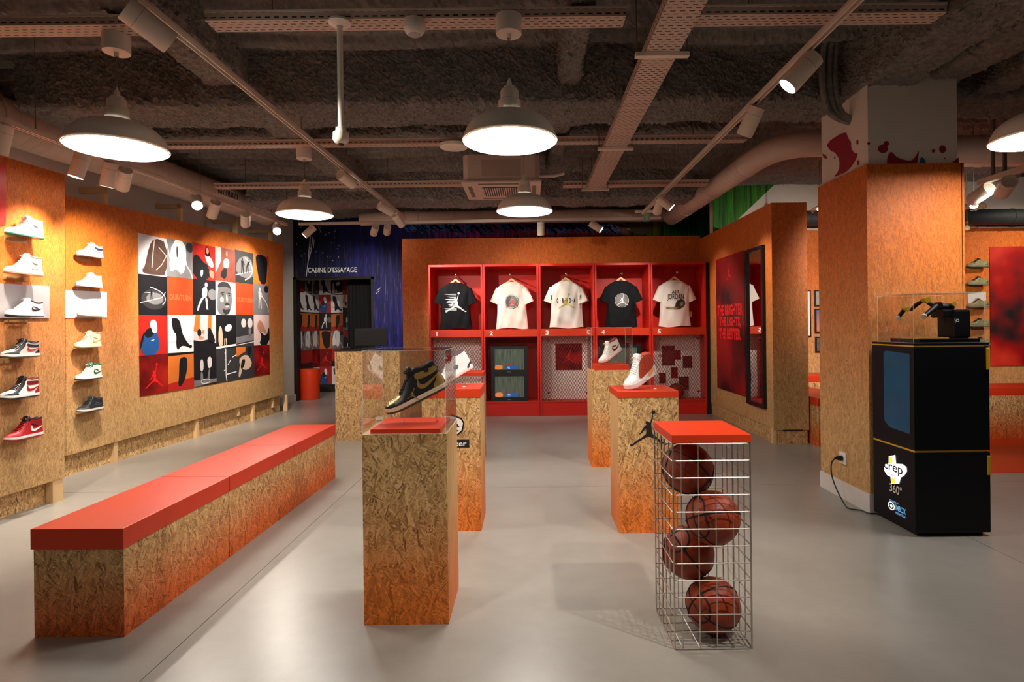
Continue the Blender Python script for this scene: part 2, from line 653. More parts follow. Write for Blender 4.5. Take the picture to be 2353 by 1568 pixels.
def red_cloud(name='red_cloud_print', a=rgb(60, 4, 8), b=rgb(150, 14, 14), c=rgb(214, 40, 24), sc=2.2):
    if name in MATS:
        return MATS[name]
    m, t = newmat(name)
    geo = t.n('ShaderNodeNewGeometry')
    n = t.noise(geo.outputs['Position'], sc, 2.0, 0.45)
    col = t.ramp(n.outputs[0], [(0.33, a), (0.52, b), (0.72, c)])
    p = t.bsdf(col, 0.45, 0, 0.35)
    t.out(p.outputs[0])
    return m

# ================================================================== STRUCTURE
# ---- floor: joint bed with cast slabs on top
fb = MB(); fb.box(-6.0, 9.2, -3.7, 12.6, -0.08, -0.006)
FLOOR = fb.build('floor', DARK_HOLE); tag(FLOOR, kind='structure')
xe = [-6.0, -1.484, 2.70, 9.2]
ye = [-3.7, 0.7, 4.85, 9.0, 12.6]
for i in range(3):
    for j in range(4):
        MB().box(xe[i] + .002, xe[i + 1] - .002, ye[j] + .002, ye[j + 1] - .002, -0.05, 0.0).build('slab', CONCRETE, FLOOR)
RED_FLOOR = mat('red_floor_coating', rgb(206, 52, 20), 0.3, var=0.08, vs=2)
MB().box(3.45, 9.0, 5.13, 8.42, -0.03, 0.003).build('red_floor_coating', RED_FLOOR, FLOOR)

# ---- ceiling: sprayed insulation
def fuzzy_box(name, x0, x1, y0, y1, z0, z1, res, parent, amp=0.02, jit=0.012, seed=0):
    """sprayed beam: one skin bent round the two sides and the underside, roughened all over"""
    rs = np.random.RandomState(seed)
    along_x = (x1 - x0) > (y1 - y0)
    a0, a1 = (x0, x1) if along_x else (y0, y1)
    b0, b1 = (y0, y1) if along_x else (x0, x1)
    rc = min(.03, (b1 - b0) * .3)
    sec = []                                              # (across, z, normal across, normal z)
    n = max(2, int((z1 - z0 - rc) / res))
    sec += [(b0, z1 - (z1 - z0 - rc) * i / n, -1, 0) for i in range(n)]
    m = max(4, int(rc * 1.6 / res))
    sec += [(b0 + rc - rc * math.cos(t), z0 + rc - rc * math.sin(t), -math.cos(t), -math.sin(t)) for t in [math.pi / 2 * i / m for i in range(m)]]
    k = max(2, int((b1 - b0 - 2 * rc) / res))
    sec += [(b0 + rc + (b1 - b0 - 2 * rc) * i / k, z0, 0, -1) for i in range(k)]
    sec += [(b1 - rc + rc * math.sin(t), z0 + rc - rc * math.cos(t), math.sin(t), -math.cos(t)) for t in [math.pi / 2 * i / m for i in range(m)]]
    sec += [(b1, z0 + rc + (z1 - z0 - rc) * i / n, 1, 0) for i in range(n + 1)]
    sec = np.array(sec)
    na = max(2, int((a1 - a0) / res))
    A = np.linspace(a0, a1, na + 1)
    AA = np.repeat(A[:, None], len(sec), 1)
    B = np.repeat(sec[None, :, 0], na + 1, 0); Z = np.repeat(sec[None, :, 1], na + 1, 0)
    NB = np.repeat(sec[None, :, 2], na + 1, 0); NZ = np.repeat(sec[None, :, 3], na + 1, 0)
    low = np.sin(AA * 3.1 + Z * 5 + seed) * np.sin(B * 4.3 + seed * 2) + 0.6 * np.sin(AA * 8.7 + B * 6.1 + seed) + .5 * np.sin(AA * 17.3 + Z * 23 + seed)
    d = low * amp + rs.rand(*low.shape) * jit + (rs.rand(*low.shape) ** 6) * jit * 1.5
    j = lambda: (rs.rand(*low.shape) - .5) * res * .7
    AA, B, Z = AA + j(), B + NB * d + j(), Z + NZ * d + j()
    P = np.stack([AA, B, Z] if along_x else [B, AA, Z], -1)
    q = len(sec)
    idx = np.arange((na + 1) * q).reshape(na + 1, q)
    F = np.stack([idx[:-1, :-1], idx[1:, :-1], idx[1:, 1:], idx[:-1, 1:]], -1).reshape(-1, 4)
    if not along_x:
        F = F[:, ::-1]
    mb = MB(); mb.add(P.reshape(-1, 3).tolist(), F.tolist())
    c0, c1 = idx[0].tolist(), idx[-1].tolist()
    mb.f.append(tuple(c0)); mb.f.append(tuple(c1[::-1]))
    o = mb.build(name, FUZZ, parent, fix=False)
    return o

CZ = 3.42
def ceiling_slab():
    nx, ny = 600, 380
    xs = np.linspace(-5.0, 7.0, nx); ys = np.linspace(2.9, 10.9, ny)
    X, Y = np.meshgrid(xs, ys, indexing='ij')
    rs = np.random.RandomState(3)
    rib = np.maximum(0, np.sin(Y * 2 * math.pi / 0.23 + 0.25 * np.sin(X * 1.3))) ** 0.7
    zone = np.clip((Y - 3.4) * 3, 0, 1)
    Z = CZ - 0.07 * rib * zone - 0.02 * np.sin(X * 2.3 + Y) - rs.rand(nx, ny) * 0.016
    P = np.stack([X + (rs.rand(nx, ny) - .5) * .014, Y + (rs.rand(nx, ny) - .5) * .014, Z], -1)
    idx = np.arange(nx * ny).reshape(nx, ny)
    F = np.stack([idx[:-1, :-1], idx[:-1, 1:], idx[1:, 1:], idx[1:, :-1]], -1).reshape(-1, 4)
    mb = MB(); mb.add(P.reshape(-1, 3).tolist(), F.tolist())
    o = mb.build('sprayed_soffit', FUZZ, CEIL, fix=False)
    return o
cb_ = MB(); cb_.box(-6.0, 9.2, -3.7, 12.6, CZ + 0.02, CZ + 0.15)
CEIL = cb_.build('ceiling', mat('dark_slab', rgb(60, 54, 50), 0.9)); tag(CEIL, kind='structure')
ceiling_slab()
BEAMS = [(-3.80, 7.0, 4.38, 4.86, 3.0, CZ + .02, .014), (-3.72, 2.22, 7.80, 8.28, 3.02, CZ + .02, .020), (-5, 7.0, 2.75, 2.98, 3.22, CZ + .02, .020),
         (-2.36, -2.06, 2.6, 7.8, 3.15, CZ + .02, .015), (0.26, 0.41, 2.6, 6.95, 3.15, CZ + .02, .012),
         (2.38, 2.74, 1.6, 4.72, 3.0, CZ + .02, .014), (2.84, 3.10, 1.6, 4.72, 3.03, CZ + .02, .014), (3.36, 3.60, 1.6, 4.72, 3.03, CZ + .02, .014),
         (-3.8, 2.2, 5.9, 6.05, 3.27, CZ + .02, .02)]
for i, b in enumerate(BEAMS):
    fuzzy_box('beam', b[0], b[1], b[2], b[3], b[4], b[5], b[6], CEIL, 0.010, 0.011, seed=i + 1)

# ---- walls
wl = MB(); wl.add([(-4.78, -3.7, 0), (-4.30, 10.83, 0), (-4.30, 10.83, 3.5), (-4.78, -3.7, 3.5), (-4.98, -3.7, 0), (-4.5, 10.83, 0), (-4.5, 10.83, 3.5), (-4.98, -3.7, 3.5)],
                   [(0, 1, 2, 3), (4, 7, 6, 5), (0, 4, 5, 1), (1, 5, 6, 2), (2, 6, 7, 3), (3, 7, 4, 0)])
WALL_L = wl.build('wall_left', WHITE_WALL); tag(WALL_L, kind='structure')
bl = MB().box(-4.385, -4.27, 9.2, 10.80, 0.0, 0.13).build('baseboard_left', mat('grey_baseboard', rgb(190, 186, 180), 0.6)); tag(bl, kind='structure')

WB = 10.83
wb = MB()
wb.box(-4.5, -2.83, WB, WB + 0.14, 2.26, 3.5)
wb.box(-2.83, 3.4, WB, WB + 0.14, 0, 3.5)
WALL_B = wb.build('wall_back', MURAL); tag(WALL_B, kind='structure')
# fitting cubicle lining
CUB = MB()
CUB.box(-4.5, -4.36, WB + .14, 12.4, 0, 2.6)
CUB.box(-4.5, -2.6, 12.3, 12.4, 0, 2.6)
CUB.box(-2.75, -2.6, WB + .14, 12.4, 0, 2.6)
CUB.box(-4.5, -2.6, WB + .14, 12.4, 2.42, 2.5)
tag(CUB.build('wall_cubicle', mat('cubicle_black', rgb(16, 12, 16), 0.6)), kind='structure')
tr = MB()
tr.box(-4.30, -4.24, WB - .03, WB + .16, 0, 2.27)
tr.box(-2.87, -2.82, WB - .03, WB + .16, 0, 2.27)
tr.box(-4.30, -2.82, WB - .03, WB + .16, 2.235, 2.285)
tag(tr.build('trim_1', BLACK), kind='structure')

# right zone rear wall: green paint run ending in a slant, white beyond
p0 = at(1822, 384, 8.62); p1 = at(1700, 500, 8.62)
k = (p0.x - p1.x) / (p0.z - p1.z)
xt = p1.x + k * (3.5 - p1.z); xb = p1.x + k * (0 - p1.z)
gw = struct('wall_back_right', (0, 0, 0))
wb2 = MB().box(2.74, 9.0, 8.62, 8.78, 2.0, 3.5)
zc = p1.z + (2.74 - p1.x) / k
MB().box(3.12, 9.0, 8.62, 8.78, 0, 2.0).build('plaster', WHITE_WALL, gw)
wb2 = wb2.build('plaster', WHITE_WALL, gw)
gp = MB(); gp.prism([(2.74, zc), (xt, 3.5), (2.74, 3.5)], (0, 0, 0), (1, 0, 0), (0, 0, 1), (0, -1, 0), -8.62, -8.612)
gp.build('green_paint', GREEN_M, gw)
tag(MB().box(9.0, 9.15, -3.7, 8.8, 0, 3.5).build('wall_right', WHITE_WALL), kind='structure')
tag(MB().box(-5.0, 9.15, -3.75, -3.6, 0, 3.5).build('wall_rear', mat('rear_wall_paint', rgb(150, 140, 130), 0.8)), kind='structure')

# ---- chipboard partitions
LA = Vector((-4.20, 5.36, 0)); LB_ = Vector((-3.93, 9.30, 0))
LD = (LB_ - LA).normalized()                 # along the left display wall, away from the camera
LN = Vector((LD.y, -LD.x, 0))                # out of the wall, into the shop
def onL(px, py):
    return hit(px, py, LA, LN)
UP = Vector((0, 0, 1))

def wall_panel(name, pts, n, th, m, parent):
    """flat board through 4 corner points, thickness behind the face"""
    n = Vector(n)
    f = [Vector(p) for p in pts]
    b = [p - n * th for p in f]
    mb = MB(); mb.add(f + b, [(0, 1, 2, 3), (7, 6, 5, 4), (0, 4, 5, 1), (1, 5, 6, 2), (2, 6, 7, 3), (3, 7, 4, 0)])
    o = mb.build(name, m, parent)
    me = o.data                                # uv along the wall
    uvl = me.uv_layers['UVMap']
    L = n.cross(UP)
    org = root_loc(parent) if parent else Vector((0, 0, 0))
    for lp in me.loops:
        c = me.vertices[lp.vertex_index].co + org
        uvl.data[lp.index].uv = (c.dot(L) + c.dot(n) * 0.3, c.z)
    return o

DW = thing('display_wall', 'long orange-stained chipboard display wall carrying the photo collage', 'partition', LA)
c_tl = onL(150, 449); c_bl = onL(153, 1048); c_tr = onL(650, 560); c_br = onL(651, 907)
wall_panel('panel', [c_bl, c_br, c_tr, c_tl], LN, 0.02, OSB_WALL, DW)
# recessed kick board, feet and brace frames behind
q0, q1 = LA + LD * -0.05, c_br.copy(); q1.z = 0
back = -LN * 0.06
wall_panel('kick_board', [Vector((q0.x, q0.y, 0)) + back, Vector((q1.x, q1.y, 0)) + back, Vector((q1.x, q1.y, .3)) + back, Vector((q0.x, q0.y, .3)) + back], LN, 0.02, OSB_RAW, DW)
for px, py in ((262, 1063), (434, 1006), (557, 967), (627, 944)):
    p = atz(px, py, 0)
    s = (p - LA).dot(LD)
    c = LA + LD * s - LN * 0.045
    m_ = MB(); m_.obox(c + UP * 0.13, LD, UP, LN, 0.045, 0.26, 0.06); m_.build('foot_stud', PINE, DW)
for px, py in ((250, 432), (422, 470), (548, 505), (628, 528)):
    tp = onL(px, py)
    s = (tp - LA).dot(LD)
    base = LA + LD * s
    m_ = MB()
    m_.obox(base - LN * 0.05 + UP * 1.5, LD, UP, LN, 0.04, 2.0 * (tp.z - 1.5) + 0.02, 0.05); m_.build('brace_post', PINE, DW)
    w_ = max(0.12, ((base - LN * .05).x + 4.6) * 0.85)
    m_ = MB(); m_.obox(base - LN * (0.05 + w_ / 2) + UP * (tp.z - 0.02), LD, UP, LN, 0.04, 0.055, w_ + .05); m_.build('brace_rail', PINE, DW)

# near display wall (stands proud of the long one)
NA = Vector((-3.675, 4.64, 0))
def onN(px, py):
    return hit(px, py, NA, LN)
NW = thing('display_wall', 'tall chipboard display wall with the white and black red sneakers, beside the long wall', 'partition', NA)
n_tr = onN(150, 402); n_br = onN(148, 1098)
n_tl = n_tr - LD * 2.1; n_bl = n_br - LD * 2.1
n_tl.z = n_tr.z; n_bl.z = n_br.z
wall_panel('panel', [n_bl, n_br, n_tr, n_tl], LN, 0.02, OSB_WALL, NW)
e1 = n_tr - LN * 0.02; e2 = n_br - LN * 0.02
b2 = -LN * 0.07
f0, f1 = NA - LD * 2.1 + b2, NA - LD * 0.03 + b2
wall_panel('kick_board', [f0, f1, f1 + UP * .3, f0 + UP * .3], LN, 0.02, OSB_RAW, NW)
m_ = MB(); m_.obox(NA - LD * 0.05 - LN * 0.035 + UP * 0.14, LD, UP, LN, 0.09, 0.28, 0.06); m_.build('foot_stud', PINE, NW)
m_ = MB(); m_.obox(NA - LD * 0.06 - LN * 0.05 + UP * (n_tr.z / 2), LD, UP, LN, 0.04, n_tr.z - .02, 0.06); m_.build('post', PINE, NW)

# locker wall, partition with the mirror
LW = thing('display_wall', 'orange-stained chipboard wall above and behind the red lockers', 'partition', (0.4, 9.2, 0))
MB().box(-1.95, 2.72, 9.20, 9.24, 0, 2.72).build('panel', OSB_WALL, LW)
MB().box(-1.95, -1.90, 9.24, 9.9, 0, 2.70).build('side_panel', OSB_WALL, LW)
PWX = 2.70
PW = thing('display_wall', 'chipboard partition end with the tall black mirror and red slogan poster', 'partition', (2.9, 6.5, 0))
MB().box(PWX, PWX + .03, 6.50, 9.20, .17, 2.66).build('panel', OSB_WALL, PW)
MB().box(PWX, 3.09, 6.47, 6.50, .15, 2.66).build('end_panel', OSB_WALL, PW)
MB().box(3.06, 3.09, 6.50, 8.62, .15, 2.66).build('rear_panel', OSB_WALL, PW)
MB().box(PWX + .015, PWX + .05, 6.53, 9.20, 0, .20).build('kick_board', OSB_RAW, PW)
MB().box(PWX + .035, 3.075, 6.48, 6.52, 0, .145).build('kick_board', OSB_RAW, PW)
MB().box(PWX - .005, PWX + .035, 6.475, 6.53, 0, .17).build('foot_stud', PINE, PW)
MB().box(PWX + .10, 3.02, 6.465, 6.475, .145, .157).build('shadow_slot', BLACK_MATT, PW)  # black strip stands in for the shade under the end panel

RW = thing('display_wall', 'chipboard wall with the olive sneakers and red blurred poster', 'partition', (6, 8.45, 0))
MB().box(3.12, 9.0, 8.42, 8.46, 0, 2.66).build('panel', OSB_WALL, RW)

# ---- column
CX0, CX1, CY0, CY1 = 2.395, 3.055, 4.095, 4.78
CO = struct('wall_column', ((CX0 + CX1) / 2, (CY0 + CY1) / 2, 0))
MB().box(CX0, CX1 - .015, CY0, CY0 + .02, .13, 2.435).build('cladding_front', OSB_WALL, CO)
MB().box(CX0 - .02, CX0, CY0, CY1, .13, 2.435).build('cladding_left', OSB_WALL, CO)
MB().box(CX1 - .02, CX1, CY0, CY1, .13, 2.435).build('cladding_right', OSB_WALL, CO)
MB().box(CX0, CX1, CY1 - .02, CY1, .13, 2.435).build('cladding_rear', OSB_WALL, CO)
MB().box(CX0 - .03, CX1 + .01, CY0 - .01, CY1, 0, .13).build('plinth', mat('pale_plinth', rgb(206, 202, 196), 0.6), CO)
MB().box(CX0 + .005, CX1 - .03, CY0 + .02, CY1 - .02, 2.40, 3.40).build('core', WHITE_WALL, CO)
SPL = mat('crimson_splash', rgb(142, 8, 40), 0.6)
SPB = mat('teal_splash', rgb(20, 110, 140), 0.6)
def colpoly(pts, face, m):
    """paint splash given in photo pixels on the front or left face of the column"""
    w = [hit(a, b, (0, CY0 + .018, 0), Vector((0, -1, 0))) if face == 'f' else hit(a, b, (CX0 + .003, 0, 0), Vector((-1, 0, 0))) for a, b in pts]
    if face == 'f':
        o = flat_mesh([[(p.x, p.z) for p in w]]); M4 = frame_mat((0, CY0 + .018, 0), (1, 0, 0), (0, 0, 1), (0, -1, 0))
    else:
        o = flat_mesh([[(-p.y, p.z) for p in w]]); M4 = frame_mat((CX0 + .003, 0, 0), (0, -1, 0), (0, 0, 1), (-1, 0, 0))
    place(link('paint_splash', o, m, CO), M4)
colpoly(ell(2029, 342, 12, 10), 'f', SPL); colpoly(ell(2037, 330, 6, 6), 'f', SPL); colpoly(ell(1996, 330, 4, 3), 'f', SPL)
colpoly(ell(2145, 347, 4, 4), 'f', SPL); colpoly(ell(2166, 343, 8, 9), 'f', SPL); colpoly(ell(2171, 364, 1.6, 1.6), 'f', SPL)
colpoly(smoothpoly([(2038, 392), (2038, 360), (2048, 346), (2060, 362), (2090, 371), (2102, 364), (2112, 342), (2110, 365), (2103, 392)], 2), 'f', SPL)
colpoly(smoothpoly([(2112, 392), (2113, 364), (2120, 360), (2128, 372), (2130, 392)], 2), 'f', SPB)
colpoly([(2184, 376), (2203, 362), (2203, 380)], 'f', SPL)
colpoly(smoothpoly([(1896, 330), (1943, 300), (1948, 318), (1956, 326), (1955, 342), (1964, 354), (1971, 350), (1968, 366), (1950, 392), (1930, 402), (1914, 408), (1928, 392), (1929, 366), (1918, 350), (1909, 348)], 1), 'l', SPL)
colpoly(smoothpoly([(1889, 353), (1895, 355), (1903, 366), (1893, 364)], 1), 'l', SPL)
colpoly(ell(1970, 327, 2.5, 6), 'l', SPL); colpoly(ell(1918, 363, 1.5, 3), 'l', SPL); colpoly(ell(1972, 374, 2.5, 6), 'l', SPL)

# ================================================================== LIGHT FITTINGS
LAMP_GLOW = emis('lamp_panel', (1.0, 0.94, 0.86, 1), 46.0)
SHADE_M = mat('shade_enamel', rgb(242, 234, 220), 0.5, var=0.04)
SHADE_IN = mat('shade_white_inside', rgb(245, 242, 236), 0.5, var=0)
CORD_M = mat('grey_cord', rgb(110, 100, 90), 0.6)
def pendant(x, y, z, top, label, scale=1.0, group='white enamel pendant lamps'):
    t = thing('pendant_lamp', label, 'lamp', (x, y, top), 0, group)
    s = scale * 0.262
    zt = z - top
    # shade outer and inner skins
    prof = [(1.0, 0.0), (1.015, 0.02), (0.985, 0.07), (0.95, 0.18), (0.88, 0.31), (0.77, 0.42), (0.60, 0.52), (0.42, 0.58), (0.28, 0.61)]
    mb = MB(); mb.lathe([(r * s, zt + h * s) for r, h in prof] + [(r * s * 0.975, zt + h * s - 0.004) for r, h in prof[::-1][1:]], 64)
    sh = mb.build('shade', SHADE_M, t, smooth=True, world=False)
    neck = [(0.285, 0.60), (0.25, 0.63), (0.238, 0.66), (0.236, 0.86), (0.205, 0.885), (0.197, 0.89), (0.193, 1.06), (0.168, 1.10), (0.132, 1.12), (0.128, 1.15), (0.062, 1.17), (0.052, 1.26), (0.02, 1.32)]
    MB().lathe([(r * s, zt + h * s) for r, h in neck], 40).build('neck', SHADE_M, t, smooth=True, world=False)
    MB().lathe([(0.0001, zt + 0.1 * s), (0.93 * s, zt + 0.1 * s), (0.975 * s, zt + 0.012)], 48).build('glowing_diffuser', LAMP_GLOW, t, smooth=True, world=False)
    MB().cyl((0, 0, zt + 1.30 * s), (0, 0, -0.09), 0.0035, n=6).build('cord', CORD_M, t, world=False)
    MB().lathe([(0.012, -0.125), (0.012, -0.10), (0.07, -0.10), (0.072, -0.095), (0.072, 0.0), (0.0001, 0.0)], 40).build('canopy', WHITE_PAINT, t, smooth=True, world=False)
    return t
TZ = 3.05
pendant(-2.36, 3.40, 2.385, 3.041, 'large pendant lamp hanging nearest the sneaker display walls')
pendant(-0.085, 3.27, 2.36, 3.056, 'large pendant lamp beside the motion sensor on the front cable tray')
pendant(-2.14, 5.68, 2.43, 3.071, 'pendant lamp over the cash desk side, in front of the fitting room')
pendant(-0.015, 5.53, 2.41, 3.071, 'pendant lamp hanging in front of the air-conditioning cassette')
pendant(3.02, 3.42, 2.39, TZ, 'pendant lamp in front of the round duct beside the column')

TRK = mat('track_cream', rgb(226, 212, 196), 0.45, var=0.03)
SPOT_M = mat('spot_cream', rgb(230, 218, 202), 0.42, var=0.03)
def track(name, p0, p1, label, z=2.86):
    p0 = Vector((p0[0], p0[1], z)); p1 = Vector((p1[0], p1[1], z))
    t = thing('light_track', label, 'track', p0, 0, 'suspended light tracks')
    d = (p1 - p0).normalized(); s = d.cross(UP)
    L = (p1 - p0).length
    c = (p0 + p1) / 2
    m = MB(); m.obox(c + UP * .016, d, s, UP, L, 0.036, 0.010); m.build('rail_top', TRK, t)
    for k in (-1, 1):
        m = MB(); m.obox(c + s * k * 0.0145, d, s, UP, L, 0.007, 0.034); m.build('rail_side', TRK, t)
    m = MB(); m.obox(c + UP * .008, d, s, UP, L, 0.016, 0.004); m.build('conductor', BLACK_MATT, t)
    n = max(2, int(L / 1.6))
    for i in range(n + 1):
        q = p0 + d * (L * i / n)
        if q.y > 0.5:
            MB().cyl(q + UP * .02, q + UP * (CZ - z), 0.003, n=5).build('hanger_wire', CORD_M, t)
    return t
TL0, TL1 = (-1.86, -2.6), (-1.70, 8.20)
track('l', TL0, TL1, 'light track running above the red bench towards the fitting room')
track('r', (1.56, -2.6), (1.60, 8.05), 'light track running past the column towards the lockers')
track('w', (-3.474, 2.2), (-3.150, 7.72), 'light track along the sneaker and collage walls', 2.70)
track('b', (-3.32, 8.58), (1.93, 8.43), 'light track crossing above the lockers')

def spot(px, py, aim, label, power=0.0, zt=2.86, pos=None, size=52, L=0.19, r=0.052, lens=None, warm=(1.0, 0.89, 0.76), parent_group='track spotlights', off=False):
    """cylinder spot hung from the track; aim = point it looks at"""
    p = Vector(pos) if pos is not None else atz(px, py, zt)
    aim = Vector(aim)
    t = thing('track_spotlight_offscreen' if off else 'track_spotlight', label, 'spotlight', p, 0, parent_group)
    j = p - UP * 0.085
    d = (aim - j).normalized()
    MB().box(-.016, .016, -.03, .03, -.038, -.016).build('adapter', SPOT_M, t, world=False)
    MB().cyl((0, 0, -.036), (0, 0, -.085), 0.009, n=10).build('stem', SPOT_M, t, world=False)
    jl = Vector((0, 0, -.085))
    a = jl - d * (L * 0.30); b = a + d * L
    m = MB(); m.lathe([(0.0001, 0.004), (r * .8, 0.004), (r * .86, 0.0), (r, 0.0), (r, L * .985), (r * .97, L), (r * .90, L), (r * .86, L * .93)], 36, a, d)
    m.build('housing', SPOT_M, t, smooth=True, world=False)
    m = MB(); m.lathe([(r * 1.004, L * .26), (r * 1.004, L * .268)], 36, a, d); m.build('seam', CORD_M, t, world=False)
    m = MB(); m.lathe([(0.0001, 0.0), (r * .88, 0.0)], 32, a + d * (L * .955), d)
    m.build('lens', lens_mat() if power > 0 else mat('dull_lens', rgb(120, 116, 110), 0.3), t, world=False)
    if power > 0:
        lname = 'spot_lamp_offscreen' if off else 'spot_lamp'
        ld = bpy.data.lights.new(lname, 'SPOT')
        ld.energy = power * LIGHT_SPOT
        ld.spot_size = R(size); ld.spot_blend = 0.95; ld.shadow_soft_size = 0.03
        ld.color = warm
        lo = bpy.data.objects.new(lname, ld)
        COL.objects.link(lo); lo.parent = t
        lo.matrix_local = Matrix.Translation(b + d * 0.012) @ d.to_track_quat('-Z', 'Y').to_matrix().to_4x4()
    return t
# wall track
def Lp(s, z):                                  # point on the long display wall
    q = LA + LD * s; q.z = z
    return q
def Np(s, z):
    q = NA - LD * s; q.z = z
    return q
def on_w(y):
    return (-3.474 + .0586 * (y - 2.2), y, 2.70)
spot(0, 0, Np(0.75, 1.5), 'wall spotlight over the tall sneaker wall, partly out of view', 1.3, pos=on_w(3.80), size=85)
spot(0, 0, Np(0.35, 1.3), 'wall spotlight aimed at the tall sneaker wall, beside the large pendant', 1.2, pos=on_w(4.42), size=85)
spot(0, 0, Np(-0.15, 1.2), 'wall spotlight aimed past the pale sneakers of the long wall', 1.0, pos=on_w(4.70), size=80)
spot(0, 0, Lp(0.35, 1.5), 'wall spotlight turned towards the collage, its dark back showing', 2.2, pos=on_w(4.86), size=85)
spot(0, 0, (-1.16, 2.4, 0.0), 'glaring wall-track spotlight turned into the shop, over the collage', 0.7, pos=on_w(5.82), size=40)
spot(0, 0, Lp(1.6, 1.5), 'wall-track spotlight hanging straight down next to the glaring one', 2.2, pos=on_w(6.12), size=85)
spot(0, 0, Lp(2.9, 1.5), 'wall-track spotlight leaning towards the collage end', 2.0, pos=on_w(6.72), size=85)
spot(0, 0, (-1.15, 2.76, 0.0), 'glaring spotlight at the end of the wall track', 0.8, pos=on_w(7.46), size=40)
# bench track
def on_l(y):
    f = (y + 2.6) / (8.2 + 2.6)
    return (-1.86 + .16 * f, y, 2.86)
spot(0, 0, (0.6, 5.4, 0.9), 'big spotlight on the bench track hanging close above the entrance side', 1.0, pos=on_l(2.72), r=.058, L=.21)
spot(0, 0, (-0.1, 8.9, 1.6), 'bench-track spotlight beside the fitting-room pendant', 1.6, pos=on_l(5.62))
spot(0, 0, (0.35, 8.9, 1.7), 'bench-track spotlight near the lockers, first of two', 1.6, pos=on_l(7.05))
spot(0, 0, (-1.0, 8.9, 1.7), 'bench-track spotlight at the locker end of the track', 1.6, pos=on_l(7.75))
# back track
def on_b(x):
    f = (x + 3.32) / 5.25
    return (x, 8.58 - .15 * f, 2.86)
spot(0, 0, (-4.2, 8.2, 1.7), 'back-track spotlight turned towards the collage wall', 1.2, pos=on_b(-3.14), size=80)
spot(0, 0, (-3.75, 11.7, 1.1), 'back-track spotlight over the fitting-room lettering', 1.3, pos=on_b(-2.20), size=66)
spot(0, 0, (-2.75, 10.8, 1.9), 'back-track spotlight in front of the blue drip wall', 0.7, pos=on_b(-2.02))
spot(0, 0, (0.22, 8.9, 1.0), 'back-track spotlight hanging straight down over the lockers', 0.5, pos=on_b(0.21))
spot(0, 0, (2.65, 8.1, 1.6), 'back-track spotlight turned to the slogan poster', 0.9, pos=on_b(0.97))
# column track
def on_r(y):
    f = (y + 2.6) / (8.05 + 2.6)
    return (1.56 + .04 * f, y, 2.86)
spot(0, 0, (-0.4, 3.7, 0.6), 'column-track spotlight with its lit mouth aimed at the pedestals', 1.0, pos=on_r(3.30), r=.058, L=.21)
spot(0, 0, (0.8, 5.3, 0.6), 'column-track spotlight hanging below the cable tray', 0.8, pos=on_r(4.08), r=.056, L=.2)
spot(0, 0, (1.5, 8.9, 1.4), 'column-track spotlight near the emergency sign, brightly lit', 1.4, pos=on_r(7.05))
spot(0, 0, (2.95, 6.5, 1.5), 'column-track spotlight near the emergency sign, seen from behind', 0.8, pos=on_r(6.85))
# spotlights on the tracks over the entrance, outside the picture
spot(0, 0, (-0.55, 2.75, 0.7), 'entrance spotlight on the bench track over the shop front', 1.0, pos=on_l(0.9), off=True)
spot(0, 0, (-2.0, 4.0, 0.45), 'entrance spotlight on the bench track aimed down at the bench', 0.5, pos=on_l(-0.6), off=True)
spot(0, 0, (0.75, 3.75, 0.7), 'entrance spotlight on the column track over the shop front', 1.0, pos=on_r(0.9), off=True)
spot(0, 0, (0.6, 2.75, 0.3), 'entrance spotlight on the column track aimed down at the basketball cage', 1.3, pos=on_r(1.6), size=58, off=True)
spot(0, 0, (2.7, 4.1, 1.2), 'entrance spotlight on the column track aimed at the column', 0.12, pos=on_r(-0.2), off=True)

# ================================================================== LOGOS
_j = [(893,365),(910,370),(905,440),(885,520),(860,600),(852,660),(872,730),(872,830),(900,880),(1000,950),(1060,1010),(1130,1060),(1200,1120),(1285,1120),(1270,1140),(1215,1165),(1190,1165),(1130,1110),(1050,1090),(1010,1030),(920,990),(800,945),(760,945),(700,975),(620,1010),(560,1050),(480,1100),(430,1130),(385,1165),(320,1175),(305,1150),(310,1135),(370,1120),(430,1075),(500,1020),(600,970),(640,930),(720,870),(725,820),(740,790),(735,760),(715,730),(690,760),(640,820),(600,860),(570,880),(535,865),(580,830),(620,770),(680,680),(725,640),(730,620),(712,600),(712,560),(745,535),(790,550),(815,580),(835,570),(855,500),(880,420)]
LEAPER = [[((x - 790) / 915, (720 - y) / 915) for x, y in _j], [((918 - 790) / 915 + .056 * math.cos(a * .3142), (720 - 313) / 915 + .056 * math.sin(a * .3142)) for a in range(20)]]
def scaled(polys, s, ox=0, oy=0, sy=None):
    sy = s if sy is None else sy
    return [[(x * s + ox, y * sy + oy) for x, y in p] for p in polys]
def decal(polys, M4, m, parent, name='printed_logo'):
    return place(link(name, flat_mesh(polys), m, parent), M4)
def ring_polys(cx, cy, r0, r1, n=28):
    return [[(cx + r0 * math.cos(2 * math.pi * i / n), cy + r0 * math.sin(2 * math.pi * i / n)), (cx + r1 * math.cos(2 * math.pi * i / n), cy + r1 * math.sin(2 * math.pi * i / n)),
             (cx + r1 * math.cos(2 * math.pi * (i + 1) / n), cy + r1 * math.sin(2 * math.pi * (i + 1) / n)), (cx + r0 * math.cos(2 * math.pi * (i + 1) / n), cy + r0 * math.sin(2 * math.pi * (i + 1) / n))] for i in range(n)]
FRONT = (Vector((1, 0, 0)), Vector((0, 0, 1)), Vector((0, -1, 0)))      # facing the camera
INK = mat('black_ink', rgb(10, 10, 14), 0.6, var=0)
INK_W = mat('white_ink', rgb(240, 238, 234), 0.6, var=0)
INK_R = mat('red_ink', rgb(214, 24, 28), 0.5, var=0)
INK_DR = mat('dark_red_ink', rgb(120, 10, 16), 0.5, var=0)

